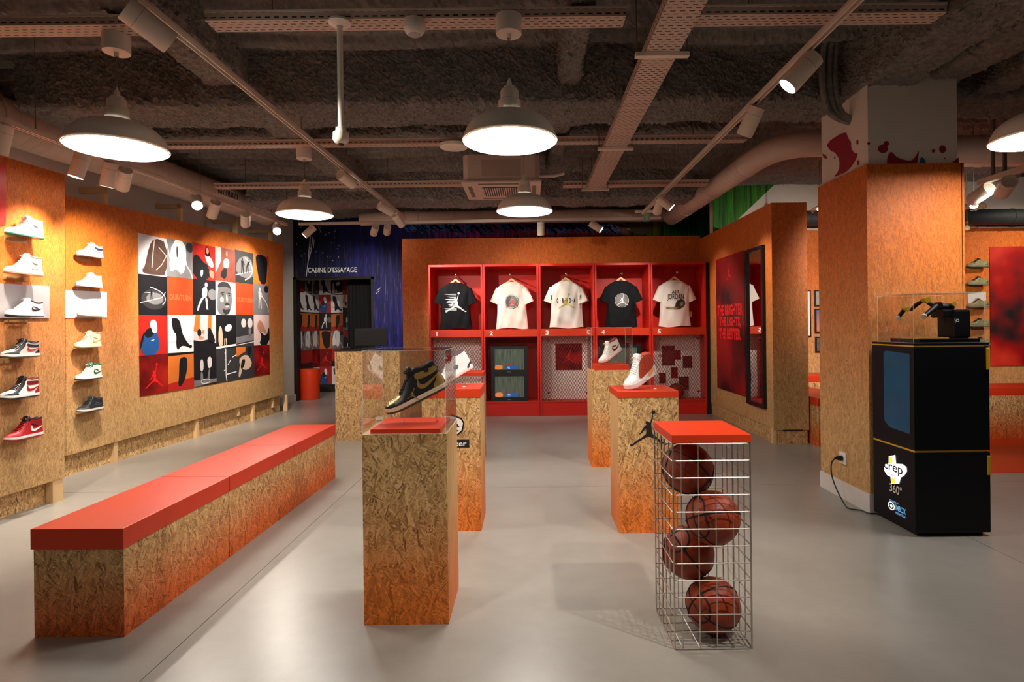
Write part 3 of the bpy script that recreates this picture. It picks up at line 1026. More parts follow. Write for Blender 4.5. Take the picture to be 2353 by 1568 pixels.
# ================================================================== BENCH
BE = thing('bench', 'long chipboard bench with thick red-orange seat pads and orange-sprayed sides', 'bench', (-1.97, 3.9, 0))
BX0, BX1 = -2.142, -1.747
for y0, y1 in ((2.555, 3.428), (3.434, 5.24)):
    MB().box(BX0, BX1, y0, y1, 0, 0.387).build('base', OSB_BENCH, BE)
for y0, y1 in ((2.545, 3.428), (3.432, 4.34), (4.343, 5.245)):
    MB().box(BX0 - .006, BX1 + .006, y0, y1, 0.385, 0.474).build('seat_pad', RED_BENCH, BE, bevel=0.003)
BE.rotation_euler.z = R(-.8)

# ================================================================== PEDESTALS AND CASES
def pedestal(name_label, x0, x1, y0, y1, h, plate=None, full=False, ph=.04):
    t = thing('pedestal', name_label, 'pedestal', ((x0 + x1) / 2, (y0 + y1) / 2, 0), 0, 'sneaker pedestals')
    b = 0.018
    MB().box(x0, x1, y0, y0 + b, 0, h).build('front_board', OSB_PED, t)
    MB().box(x0, x1, y1 - b, y1, 0, h).build('rear_board', OSB_PED, t)
    MB().box(x0, x0 + b, y0 + b, y1 - b, 0, h).build('side_board', OSB_EDGE, t)
    MB().box(x1 - b, x1, y0 + b, y1 - b, 0, h).build('side_board', OSB_EDGE, t)
    MB().box(x0 + b, x1 - b, y0 + b, y1 - b, h - b, h).build('top_board', OSB_RAW, t)
    if full:
        MB().box(x0 - .002, x1 + .002, y0 - .002, y1 + .002, h, h + ph).build('red_top_plate', RED, t, bevel=0.0015)
    else:
        MB().box(x0 + .034, x1 - .030, y0 + .012, y1 - .03, h, h + ph).build('red_top_plate', RED, t, bevel=0.0015)
    return t
EDGE_M = None
def edge_mat():
    m, t = newmat('acrylic_edge')
    tr = t.n('ShaderNodeBsdfTransparent')
    df = t.n('ShaderNodeBsdfPrincipled'); df.inputs['Base Color'].default_value = (0.85, 0.88, 0.86, 1); df.inputs['Roughness'].default_value = 0.2
    mx = t.n('ShaderNodeMixShader', i_Fac=0.24)
    t.l(tr.outputs[0], mx.inputs[1]); t.l(df.outputs[0], mx.inputs[2])
    t.out(mx.outputs[0])
    return m
EDGE_M = edge_mat()
def case(label, x0, x1, y0, y1, z0, z1, w=0.003):
    t = thing('display_case', label, 'display case', ((x0 + x1) / 2, (y0 + y1) / 2, z0), 0, 'clear display covers')
    e = .0015
    MB().box(x0 + w, x1 - w, y0, y0 + e, z0, z1 - w).build('pane', CLEAR, t)
    MB().box(x0 + w, x1 - w, y1 - e, y1, z0, z1 - w).build('pane', CLEAR, t)
    MB().box(x0, x0 + e, y0 + w, y1 - w, z0, z1 - w).build('pane', CLEAR, t)
    MB().box(x1 - e, x1, y0 + w, y1 - w, z0, z1 - w).build('pane', CLEAR, t)
    MB().box(x0 + w, x1 - w, y0 + w, y1 - w, z1 - e, z1).build('top_pane', CLEAR, t)
    g = MB()
    for x in (x0, x1 - w):
        for y in (y0, y1 - w):
            g.box(x, x + w, y, y + w, z0, z1)
    for y in (y0, y1 - w):
        g.box(x0 + w, x1 - w, y, y + w, z1 - w, z1); g.box(x0 + w, x1 - w, y, y + w, z0, z0 + w)
    for x in (x0, x1 - w):
        g.box(x, x + w, y0 + w, y1 - w, z1 - w, z1); g.box(x, x + w, y0 + w, y1 - w, z0, z0 + w)
    g.build('glued_edges', EDGE_M, t)
    return t
P1 = pedestal('chipboard pedestal with the black and gold sneaker under a clear cover', -.746, -.367, 2.629, 3.007, .852, ph=.022)
case('clear acrylic cover over the black and gold sneaker', -.744, -.369, 2.631, 3.005, .853, 1.229)
P2 = pedestal('chipboard pedestal with the winged badge and black name plate, behind the gold sneaker', -.694, -.314, 3.825, 4.205, .868, full=True, ph=.058)
P3 = pedestal('chipboard pedestal with a clear cover over the white and burgundy sneaker', .593, .983, 5.51, 5.90, .905, ph=.05)
case('clear acrylic cover over the white and burgundy sneaker', .595, .981, 5.512, 5.898, .906, 1.31)
P4 = pedestal('chipboard pedestal with the black leaping figure, carrying the red and white sneaker', .572, .957, 3.748, 4.13, .864, full=True, ph=.042)
# leaping figure on the fourth pedestal (runs past the board's edge as printed vinyl)
jc = at(1420 + 790 / 11.2, 920 + 720 / 11.2, 3.747)
decal(scaled(LEAPER, 915 / 11.2 / FPX * 3.747), frame_mat((jc.x, 3.7465, jc.z), *FRONT), INK, P4)
# badge and name plate on the second
p = at(1052, 1020, 3.824)
decal([[(-.30, -.026), (.075, -.026), (.075, .026), (-.30, .026)]], frame_mat((p.x, 3.8235, p.z), *FRONT), INK, P2, 'name_plate')
wq = at(1066, 1020, 3.82)
lettering('Locker', frame_mat((wq.x - .065, 3.8228, wq.z), *FRONT), .165, .034, INK_W, P2, bold=.02)
lettering('Foot', frame_mat((wq.x - .225, 3.8228, wq.z), *FRONT), .11, .034, INK_W, P2, bold=.02)
bc = at(1044, 980, 3.824)
decal([smoothpoly([(-.09, .055), (-.02, .075), (.045, .05), (.062, .02), (.05, -.03), (.0, -.072), (-.05, -.06), (-.1, -.02)], 2)], frame_mat((bc.x, 3.8235, bc.z), *FRONT), INK_W, P2, 'badge')
decal(stroke([(-.02, .075), (.045, .05), (.062, .02), (.05, -.03), (.0, -.072)], .010) + [[(-.06, .05), (.0, .045), (.02, .03), (-.04, .03)], [(-.06, .02), (.02, .015), (.035, -.005), (-.04, -.0)], [(-.05, -.02), (.03, -.025), (.01, -.045), (-.03, -.04)]],
      frame_mat((bc.x, 3.8228, bc.z), *FRONT), INK, P2, 'badge_lines')

# ================================================================== CAGES AND BALLS
def cage(label, x0, x1, y0, y1, rings, pitch, h, slab):
    t = thing('wire_cage', label, 'cage', ((x0 + x1) / 2, (y0 + y1) / 2, 0), 0, 'wire basketball stands')
    r = 0.0026
    def up(x, y, rr=r):
        MB().cyl((x, y, 0.0), (x, y, h), rr, n=6).build('upright_wire', CHROME, t)
    nx = int((x1 - x0) / pitch); ny = int((y1 - y0) / pitch)
    xs = [x1 - pitch * i for i in range(nx + 1)] + [x0]
    ys = [y0 + pitch * i for i in range(nx + 1)] + [y1]
    for x in xs:
        up(x, y0, r * (1.35 if x in (x0, x1) else 1)); up(x, y1, r * (1.35 if x in (x0, x1) else 1))
    for y in ys[1:-1]:
        up(x0, y); up(x1, y)
    c = 0.012
    for i in range(rings + 1):
        z = 0.003 + (h - 0.006) * i / rings
        m = MB(); m.tube([(x0 + c, y0 - r, z), (x1 - c, y0 - r, z), (x1 - c * .2, y0 + c * .2 - r, z), (x1 + r, y0 + c, z), (x1 + r, y1 - c, z), (x1 - c * .2, y1 - c * .2 + r, z), (x1 - c, y1 + r, z), (x0 + c, y1 + r, z), (x0 + c * .2, y1 - c * .2 + r, z),
                          (x0 - r, y1 - c, z), (x0 - r, y0 + c, z), (x0 + c * .2, y0 + c * .2 - r, z), (x0 + c, y0 - r, z)], r, 5)
        m.build('wire_ring', CHROME, t, smooth=True)
    for x in xs[1:-1]:
        MB().cyl((x, y0, .003), (x, y1, .003), r * .8, n=5).build('floor_wire', CHROME, t)
    for y in ys[1:-1]:
        MB().cyl((x0, y, .003), (x1, y, .003), r * .8, n=5).build('floor_wire', CHROME, t)
    MB().box(x0 - .004, x1 + .004, y0 - .006, y1 + .004, h, h + slab).build('red_top_plate', RED, t, bevel=.0015)
    return t
CG = (.588, .903, 2.402, 2.748)
cage('wire cage stand holding four basketballs under a red-orange top', *CG, 12, .0705, .845, .033)
cage('wire cage stand with basketballs half hidden behind the winged-badge pedestal', -.78, -.445, 5.8, 6.12, 12, .0705, .845, .033)

def ball_mat():
    m, t = newmat('basketball_leather')
    tc = t.n('ShaderNodeTexCoord')
    n = t.noise(tc.outputs['Object'], 22, 3)
    c = t.ramp(n.outputs[0], [(0.3, rgb(128, 44, 20)), (0.7, rgb(164, 64, 30))])
    vo = t.n('ShaderNodeTexVoronoi'); t.l(tc.outputs['Object'], vo.inputs['Vector']); vo.inputs['Scale'].default_value = 230
    p = t.bsdf(c, 0.5, 0, 0.4)
    b = t.n('ShaderNodeBump', i_Strength=0.3, i_Distance=0.001); t.l(vo.outputs['Distance'], b.inputs['Height']); t.l(b.outputs[0], p.inputs['Normal'])
    t.out(p.outputs[0])
    return m
BALL_M = ball_mat()
SEAM_M = mat('ball_seam', rgb(22, 14, 14), 0.7)
BR = 0.1135
def ball_meshes():
    mb = MB(); mb.lathe([(max(1e-4, BR * math.sin(math.pi * i / 24)), -BR * math.cos(math.pi * i / 24)) for i in range(25)], 40)
    me = mb.mesh('ball_skin', smooth=True)
    s = MB()
    rr = 0.0042
    def ringpath(f, n=48):
        pts = [Vector(f(2 * math.pi * i / n)).normalized() * (BR - .0008) for i in range(n)]
        pts.append(pts[0]); s.tube(pts, rr, 5, cap=False)
    ringpath(lambda a: (math.cos(a), math.sin(a), 0))
    ringpath(lambda a: (math.cos(a), 0, math.sin(a)))
    for k in (-1, 1):
        ringpath(lambda a: (k * (0.78 + .0 * a), math.cos(a) * (0.62 + .22 * math.cos(2 * a)), math.sin(a) * (0.62 - .20 * math.cos(2 * a) * -1)))
    me2 = s.mesh('ball_seam', smooth=True)
    return me, me2
BM1, BM2 = ball_meshes()
LOGO_GOLD = mat('gold_print', rgb(190, 150, 70), 0.4)
def ball(c, rot, label, group='basketballs in the front cage'):
    t = thing('basketball', label, 'basketball', c, 0, group)
    t.rotation_euler = rot
    link('skin', BM1, BALL_M, t); link('seam', BM2, SEAM_M, t)
    return t
def ball_at(px, py, Y, rot, label, g='basketballs in the front cage'):
    c = at(px, py, Y)
    return ball(c, rot, label, g)
zb = BR + .007
ball((.785, 2.53, zb), (0.5, 0.3, 0.4), 'lowest basketball resting on the cage floor')
ball((.705, 2.62, zb + .192), (0.2, 0.9, 0.2), 'second basketball from the cage floor, pressed to the bench side')
ball((.785, 2.52, zb + .379), (1.1, 0.2, 0.5), 'third basketball from the cage floor, pressed to the column side')
ball((.710, 2.63, zb + .563), (0.9, 0.6, -0.4), 'topmost basketball in the wire cage')
for i in range(3):
    ball((-.575 - .08 * (i % 2), 5.93 + .06 * (i % 2), zb + .21 * i), (0.3 + i, .4 * i, .2), ['lowest basketball in the half-hidden cage behind the badge pedestal', 'middle basketball in the half-hidden cage behind the badge pedestal',
          'upper basketball seen just under the half-hidden cage top'][i], 'basketballs in the rear cage')

# ================================================================== CASH DESK
DK = thing('cash_desk', 'plain chipboard cash desk in front of the fitting room', 'counter', (-1.9, 7.2, 0))
MB().box(-2.285, -1.52, 6.955, 6.975, 0, 1.055).build('front_panel', OSB_RAW, DK)
MB().box(-2.285, -2.262, 6.975, 7.55, 0, 1.055).build('side_panel', OSB_RAW, DK)
MB().box(-1.545, -1.52, 6.975, 7.55, 0, 1.055).build('side_panel', OSB_RAW, DK)
MB().box(-2.285, -1.52, 6.955, 7.56, 1.055, 1.075).build('worktop', BLACK_MATT, DK)
MO = thing('monitor', 'black cash-desk monitor seen from behind', 'monitor', (-1.93, 7.25, 1.075))
MB().box(-.20, .20, -.018, .018, .035, .25).build('screen_back', BLACK_MATT, MO, world=False, bevel=.008)
MB().box(-.03, .03, -.012, .03, .0, .07).build('stand', BLACK, MO, world=False)
MB().box(-.11, .11, -.06, .09, .0, .012).build('foot', BLACK, MO, world=False, bevel=.003)
KB = thing('card_terminal', 'small black card terminal lying on the cash desk', 'terminal', (-2.17, 7.12, 1.075))
MB().box(-.045, .045, -.08, .08, 0, .028).build('body', BLACK, KB, world=False, bevel=.006)
MB().box(-.035, .035, .01, .07, .028, .030).build('screen', mat('grey_glass', rgb(60, 66, 74), 0.2), KB, world=False)

# ================================================================== LOCKERS
LKX = [-1.455, -.652, .172, .998, 1.824, 2.642]
LY0, LY1 = 8.665, 9.195
NUM_W = INK_W
def mesh_bm(w, h, pitch, th):
    """diamond wire mesh in the xz plane, clipped to w x h"""
    m = MB()
    k = math.tan(R(58))
    step = pitch
    for sgn in (1, -1):
        n0 = int(-(h / k) / step) - 2; n1 = int((w + h / k) / step) + 2
        for i in range(n0, n1):
            x0 = i * step
            # line x = x0 + sgn*z/k  (for sgn -1 start from x0 and lean back)
            ts = []
            za, zb = 0.0, h
            def X(z): return x0 + sgn * z / k
            if sgn > 0:
                za = max(za, (0 - x0) * k); zb = min(zb, (w - x0) * k)
            else:
                za = max(za, (x0 - w) * k); zb = min(zb, x0 * k)
            if zb - za < 0.01:
                continue
            a = Vector((X(za), 0.0015 * sgn, za)); b = Vector((X(zb), 0.0015 * sgn, zb))
            m.tube([a, b], th, 4, cap=False)
    return m
def locker(i, label):
    x0, x1 = LKX[i] + .003, LKX[i + 1] - .003
    t = thing('locker', label, 'locker', ((x0 + x1) / 2, (LY0 + LY1) / 2, 0), 0, 'numbered red lockers')
    s = .026
    MB().box(x0, x0 + s, LY0, LY1, 0, 2.25).build('side_board', RED_DEEP, t, bevel=.001)
    MB().box(x1 - s, x1, LY0, LY1, 0, 2.25).build('side_board', RED_DEEP, t, bevel=.001)
    MB().box(x0 + s, x1 - s, LY0, LY1, 2.218, 2.25).build('top_board', RED_DEEP, t)
    MB().box(x0 + s, x1 - s, LY1 - .02, LY1, .2, 2.218).build('back_board', RED_DEEP, t)
    MB().box(x0 + s, x1 - s, LY0, LY0 + .022, 1.178, 1.286).build('number_rail', RED, t, bevel=.001)
    MB().box(x0 + s, x1 - s, LY0 + .022, LY1 - .02, 1.262, 1.286).build('shelf', RED_DEEP, t)
    MB().box(x0 + s, x1 - s, LY0 + .004, LY1 - .02, .20, .222).build('bottom_shelf', RED_DEEP, t)
    MB().box(x0 + s, x1 - s, LY0 + .02, LY0 + .04, 0, .20).build('plinth', RED_DEEP, t)
    lettering(str(i + 1), frame_mat((x0 + .115, LY0 - .0012, 1.232), *FRONT), .024 if i == 0 else .05, .066, NUM_W, t, 'number', bold=.03)
    # chrome peg for the hanger
    cx = (x0 + x1) / 2
    m = MB(); m.tube([(cx, LY1 - .02, 2.10), (cx, LY0 + .06, 2.10)], .008, 8); m.lathe([(.0001, -.018), (.016, -.012), (.018, 0), (.016, .012), (.0001, .018)], 16, (cx, LY0 + .055, 2.10), (0, 1, 0))
    m.build('hanging_peg', mat('chrome', rgb(220, 220, 220), .12, metal=1, var=0), t, smooth=True)
    if i in (0, 2, 4):
        w, h = x1 - x0 - 2 * s, 1.178 - .222
        MB().box(x0 + s, x1 - s, LY0 + .25, LY0 + .26, .222, 1.178).build('white_liner', mat('white_liner', rgb(246, 236, 228), .6), t)
        mm = mesh_bm(w, h, .040, .0030)
        o = link('wire_mesh', mm.mesh('wire_mesh', fix=False), mat('mesh_wire', rgb(120, 26, 24), .45, metal=.2), t)
        place(o, Matrix.Translation((x0 + s, LY0 + .012, .222)))
        for bx in (x0 + s + .1, x1 - s - .1):
            for bz in (.34, 1.12):
                MB().cyl((bx, LY0 + .008, bz), (bx, LY0 - .004, bz), .015, n=14).build('bolt', mat('bolt_dark', rgb(70, 20, 18), .5), t)
    return t
lock_labels = ['red locker number 1 with a black t-shirt above a wire-mesh front', 'red locker number 2 with a white badge t-shirt above two stacked monitors',
               'red locker number 3 with two white t-shirts above a wire-mesh front', 'red locker number 4 with a black badge t-shirt above stacked monitors',
               'red locker number 5 with a white printed t-shirt above a wire-mesh front']
LOCK = [locker(i, lock_labels[i]) for i in range(5)]
MB().box(2.655, 2.695, 8.68, 9.19, 0, 2.24).build('side_filler', BLACK_MATT, LOCK[4])  # black box stands in for the shadowed gap between lockers and partition

# posters and keepsakes behind the mesh
def card(cx, cz, w, h, m, label, y=LY0 + .245, name='pinned_poster', cat='poster', group=None):
    o = MB().box(cx - w / 2, cx + w / 2, y - .004, y + .006, cz - h / 2, cz + h / 2)
    t = thing(name, label, cat, (cx, y, cz), 0, group)
    o.build('sheet', m, t)
    return t
PR = red_cloud('dark_red_poster', rgb(70, 4, 8), rgb(120, 8, 12), rgb(170, 20, 18), 6)
t = card(.62, .86, .40, .40, PR, 'dark red leaping-figure poster behind the mesh of locker 3')
decal(scaled(LEAPER, .2), frame_mat((.62, LY0 + .240, .86), *FRONT), INK_R, t)
card(-1.20, .78, .10, .14, PR, 'small dark red card behind the mesh of locker 1')
PH5 = mat('maroon_photo', rgb(96, 26, 28), .5, var=.5, vs=18)
for k, (a, b, w, h) in enumerate([(2.13, .86, .19, .30), (2.27, .87, .10, .14), (2.42, .76, .14, .18), (2.22, .60, .10, .16), (2.04, .52, .10, .16), (2.36, .44, .15, .2)]):
    card(a, b, w, h, PH5 if k in (0, 2, 5) else PR, ['large maroon photo, highest behind the mesh of locker 5', 'small maroon photo beside the large one in locker 5', 'maroon photo pinned near the edge of locker 5',
         'little red card in the middle of locker 5', 'maroon card low on the monitor side of locker 5', 'maroon photo beside the ball in locker 5'][k])
b5 = ball((2.22, LY0 + .1345, .225 + BR), (.3, .2, .1), 'basketball lying in the bottom of locker 5', 'basketballs in the lockers')

# monitors
TVB = mat('tv_black', rgb(20, 22, 26), .4)
def tv_screen():
    m, t = newmat('tv_picture')
    tc = t.n('ShaderNodeTexCoord')
    v = t.vmath('MULTIPLY', tc.outputs['Object'], (110.0, 1.0, 5.0))
    n = t.noise(v, 1.0, 2.0)
    c = t.ramp(n.outputs[0], [(0.3, rgb(54, 62, 54)), (0.7, rgb(86, 94, 82))])
    p = t.bsdf(c, 0.15, 0, 0.5)
    t.l(c, p.inputs['Emission Color']); p.inputs['Emission Strength'].default_value = 0.55
    t.out(p.outputs[0])
    return m
TVS = tv_screen()
def tv(x, z, label):
    w, h = .545, .408
    t = thing('tube_monitor', label, 'monitor', (x, LY0 + .03, z), 0, 'stacked tube monitors in the lockers')
    g = MB(); f = .055
    g.box(-w / 2, w / 2, 0, .02, 0, .058); g.box(-w / 2, w / 2, 0, .02, h - .038, h); g.box(-w / 2, -w / 2 + f, 0, .02, .058, h - .038); g.box(w / 2 - f, w / 2, 0, .02, .058, h - .038)
    g.build('bezel', TVB, t, world=False)
    MB().box(-w / 2 + .01, w / 2 - .01, .02, .40, .005, h - .005).build('housing', TVB, t, world=False)
    # bulged glass
    nx, nz = 16, 12
    sw, sh = w - 2 * f, h - .096
    vs = []; fs = []
    for i in range(nx + 1):
        for j in range(nz + 1):
            a, b = i / nx * 2 - 1, j / nz * 2 - 1
            vs.append((a * sw / 2, .014 - .008 * (1 - a * a) * (1 - b * b), .058 + (b + 1) / 2 * sh))
    for i in range(nx):
        for j in range(nz):
            k_ = i * (nz + 1) + j
            fs.append((k_, k_ + nz + 1, k_ + nz + 2, k_ + 1))
    MB().add(vs, fs).build('screen', TVS, t, world=False, smooth=True)
    M0 = frame_mat((0, .004, .058), (1, 0, 0), (0, 0, 1), (0, -1, 0))
    def scr(polys, m):
        o = link('screen_image', flat_mesh(polys), m, t); o.matrix_local = M0
    scr([smoothpoly([(-.21, .005), (-.10, .005), (-.10, .06), (-.13, .075), (-.2, .07), (-.215, .05)], 1)], emis('tv_orange', (1.0, .25, .06, 1), .75))
    scr([[(-.06, .01), (.12, .01), (.13, .05), (.02, .07), (-.06, .05)]], emis('tv_blue', (.05, .16, .5, 1), .6))
    scr([[(-.03, .012), (.01, .012), (.01, .05), (-.03, .05)]], emis('tv_white', (.8, .8, 1, 1), .8))
    scr([[(-.07, .075), (.07, .078), (.07, .088), (-.07, .085)]], emis('tv_red', (.6, .06, .04, 1), .6))
    lettering('SONY', frame_mat((t.location.x, t.location.y - .001, t.location.z + .026), *FRONT), .055, .011, mat('badge_grey', rgb(190, 190, 190), .4), t, 'badge')
    return t
xm = -.275
tv(xm, .222, 'bottom tube monitor below the white badge t-shirt'); tv(xm, .630, 'top tube monitor below the white badge t-shirt')
xm = 1.40
tv(xm, .222, 'bottom tube monitor below the black badge t-shirt'); tv(xm, .630, 'top tube monitor below the black badge t-shirt')

# ================================================================== SNEAKERS
def interp(tab, u):
    for (a, x), (b, y) in zip(tab, tab[1:]):
        if u <= b:
            t = (u - a) / (b - a) if b > a else 0
            t = t * t * (3 - 2 * t) * 0.35 + t * 0.65
            return x + (y - x) * t
    return tab[-1][1]

def drape(polys, fn, cuts=3, thick=0.0):
    """polygons cut into small faces and laid onto a surface by fn(a,b)->point"""
    me = flat_mesh(polys)
    bm = bmesh.new(); bm.from_mesh(me)
    bpy.data.meshes.remove(me)
    for _ in range(cuts):
        longe = [e for e in bm.edges if e.calc_length() > 0.010]
        if not longe:
            break
        bmesh.ops.subdivide_edges(bm, edges=longe, cuts=1)
        bmesh.ops.triangulate(bm, faces=[f for f in bm.faces if len(f.verts) > 3])
    out = bpy.data.meshes.new('patch')
    for v in bm.verts:
        v.co = Vector(fn(v.co.x, v.co.y))
    bm.to_mesh(out); bm.free()
    out.polygons.foreach_set('use_smooth', [True] * len(out.polygons))
    return out

SWOOSH = smoothpoly([(0.13, 0.98), (0.03, 0.66), (0.0, 0.38), (0.06, 0.14), (0.18, 0.02), (0.33, 0.03), (0.55, 0.18), (0.78, 0.42), (1.02, 0.74), (0.75, 0.56), (0.52, 0.42), (0.33, 0.34), (0.22, 0.37), (0.15, 0.5), (0.13, 0.7)], 1)

HW = [(0, .004), (.015, .016), (.04, .026), (.09, .036), (.18, .0455), (.30, .0485), (.42, .0455), (.55, .0395), (.68, .0365), (.80, .037), (.90, .0345), (.96, .026), (.985, .017), (1, .006)]
STY = {}
def style(key, ztop, sole_h, W, kk, L=0.30, mid_fn=None, tongue=None, collar_dip=0):
    STY[key] = dict(ztop=ztop, sole=sole_h, W=W, kk=kk, L=L, mid=mid_fn, tongue=tongue)
KK = [(0, 0), (.2, 0), (.33, .45), (.5, .8), (.6, 1), (1, 1)]
style('high', [(0, .036), (.04, .047), (.10, .055), (.18, .060), (.25, .064), (.29, .069), (.35, .083), (.45, .110), (.55, .135), (.60, .144), (.66, .145), (.75, .137), (.85, .138), (.92, .142), (.955, .140), (.975, .105), (1, .05)],
      .027, .96, KK, tongue=[(.38, .088), (.48, .122), (.525, .158), (.56, .170), (.60, .163), (.60, .128), (.52, .105)])
style('mid', [(0, .036), (.04, .046), (.10, .053), (.18, .058), (.25, .062), (.29, .067), (.35, .080), (.45, .103), (.55, .122), (.60, .126), (.66, .122), (.75, .110), (.85, .110), (.92, .118), (.955, .117), (.975, .09), (1, .05)],
      .027, .96, KK, tongue=[(.38, .084), (.48, .112), (.525, .140), (.56, .150), (.60, .144), (.60, .115), (.52, .10)])
style('low', [(0, .040), (.04, .050), (.10, .058), (.18, .063), (.25, .068), (.29, .074), (.35, .085), (.45, .100), (.52, .110), (.60, .106), (.66, .094), (.75, .082), (.85, .084), (.92, .095), (.955, .094), (.98, .075), (1, .05)],
      .033, .97, KK, tongue=[(.38, .088), (.47, .108), (.52, .126), (.56, .130), (.59, .122), (.58, .100), (.50, .095)])
style('bulk', [(0, .038), (.04, .050), (.10, .060), (.18, .067), (.25, .074), (.29, .082), (.35, .100), (.45, .130), (.55, .156), (.60, .164), (.66, .166), (.75, .158), (.85, .156), (.92, .156), (.955, .150), (.975, .115), (1, .055)],
      .030, .98, KK, tongue=[(.38, .098), (.48, .140), (.525, .180), (.56, .192), (.61, .186), (.61, .145), (.52, .12)])

def lift(u):
    return 0.010 * max(0.0, 1 - u / .22) ** 2
def S_top(st, u): return interp(STY[st]['ztop'], u)
def S_w(st, u, z):
    s = STY[st]
    z0 = s['sole'] * .75 + lift(u); z1 = S_top(st, u) + lift(u) * .5
    t = min(1.0, max(0.0, (z - z0) / max(1e-4, z1 - z0)))
    k = interp(s['kk'], u)
    prof = (1 - k) * math.sqrt(max(0.0, 1 - t ** 2.3)) + k * (1 - .34 * t ** .9)
    return interp(HW, u) * s['W'] * prof
def shoe_meshes(st):
    s = STY[st]; L = s['L']
    X = lambda u: (u - .5) * L
    us = [i / 44 for i in range(45)]
    us = [0.0, .006, .015] + us[1:-1] + [.985, .994, 1.0]
    out = {}
    # sole layers
    def slab(zf0, zf1, grow):
        mb = MB(); rings = []
        for u in us:
            w = interp(HW, u) * grow
            z0, z1 = zf0(u), zf1(u)
            x = X(u) + (0.004 * (u - .5) * 2) * (grow - .95) * 8
            rings.append([(x, -w, z0), (x, -w * 1.015, (z0 + z1) / 2), (x, -w * .985, z1), (x, w * .985, z1), (x, w * 1.015, (z0 + z1) / 2), (x, w, z0)])
        mb.loft(rings)
        return mb.mesh('sole', smooth=True)
    sh = s['sole']
    out['outsole'] = slab(lambda u: lift(u), lambda u: .009 + lift(u), 1.045)
    out['midsole'] = slab(lambda u: .009 + lift(u), lambda u: sh + lift(u) * .8 + .004 * max(0, (u - .7)), 1.06)
    # upper
    mb = MB(); rings = []; n = 14
    for u in us:
        z0 = sh * .75 + lift(u); z1 = S_top(st, u) + lift(u) * .5
        r = []
        for i in range(n + 1):
            z = z0 + (z1 - z0) * math.sin(i / n * math.pi / 2)
            r.append((X(u), -S_w(st, u, z), z))
        for i in range(n, -1, -1):
            z = z0 + (z1 - z0) * math.sin(i / n * math.pi / 2)
            r.append((X(u), S_w(st, u, z), z))
        rings.append(r)
    mb.loft(rings)
    out['upper'] = mb.mesh('upper', smooth=True)
    # opening (dark lining) seen from above
    mb = MB(); lv = []
    for u in [x for x in us if .60 <= x <= .965]:
        z = S_top(st, u) + .0012; w = S_w(st, u, z) * .86
        lv.append([(X(u), -w, z), (X(u), w, z)])
    mb.loft(lv, cap=False, closed=False)
    out['lining'] = mb.mesh('lining', smooth=True)
    # padded collar roll
    mb = MB()
    for k in (-1, 1):
        pts = [(X(u), k * S_w(st, u, S_top(st, u)) * .93, S_top(st, u)) for u in us if .58 <= u <= .975]
        mb.tube(pts, .0055, 7)
    mb.tube([(X(.975), k * S_w(st, .975, S_top(st, .975)) * .93, S_top(st, .975)) for k in (-1, 0, 1)], .0055, 7)
    out['collar'] = mb.mesh('collar', smooth=True)
    # tongue
    tg = [(X(u), z) for u, z in smoothpoly(s['tongue'], 2)]
    mb = MB(); rings = []
    for k in (-1, -.9, -.5, 0, .5, .9, 1):
        sc = 1 if abs(k) < .95 else .82
        cx = sum(p[0] for p in tg) / len(tg); cz = sum(p[1] for p in tg) / len(tg)
        rings.append([(cx + (a - cx) * sc + .004 * k * k, k * .026, cz + (b - cz) * sc - .006 * k * k) for a, b in tg])
    mb.loft(rings)
    out['tongue'] = mb.mesh('tongue', smooth=True)
    # laces
    mb = MB()
    rows = [.30, .335, .37, .405, .44, .475, .51] + ([.545] if st != 'low' else [])
    for u in rows:
        pts = []
        for a in range(9):
            f = a / 4 - 1
            z = S_top(st, u) + .0045 - .010 * f * f
            w = max(S_w(st, u, S_top(st, u) - .008), .016) * f
            pts.append((X(u + .012 * f), w * 1.02, z))
        mb.tube(pts, .0034, 6)
    bx = X(rows[-1]); bz = S_top(st, rows[-1]) + .008
    for k in (-1, 1):
        mb.tube([(bx, 0, bz), (bx - .012, k * .012, bz + .012), (bx - .020, k * .026, bz + .004), (bx - .010, k * .014, bz)], .0028, 5)
        mb.tube([(bx, 0, bz), (bx - .008, k * .020, bz - .012), (bx - .014, k * .030, bz - .024)], .0028, 5)
    out['laces'] = mb.mesh('laces', smooth=True)
    return out

def side_patch(st, poly, off=.0016):
    """panel outline in (u*L, z) laid on both flanks"""
    L = STY[st]['L']
    res = []
    for k in (-1, 1):
        def fn(a, b, k=k):
            u = min(.997, max(.003, a / L))
            zz = min(b, S_top(st, u) + lift(u) * .5)
            return ((u - .5) * L, k * (S_w(st, u, zz) + off), zz + .0004)
        me = drape([poly], fn, 4)
        if k > 0:
            me.flip_normals()
        res.append(me)
    return res
def P(st, pts, sm=1):
    L = STY[st]['L']
    return smoothpoly([(u * L, z) for u, z in pts], sm)

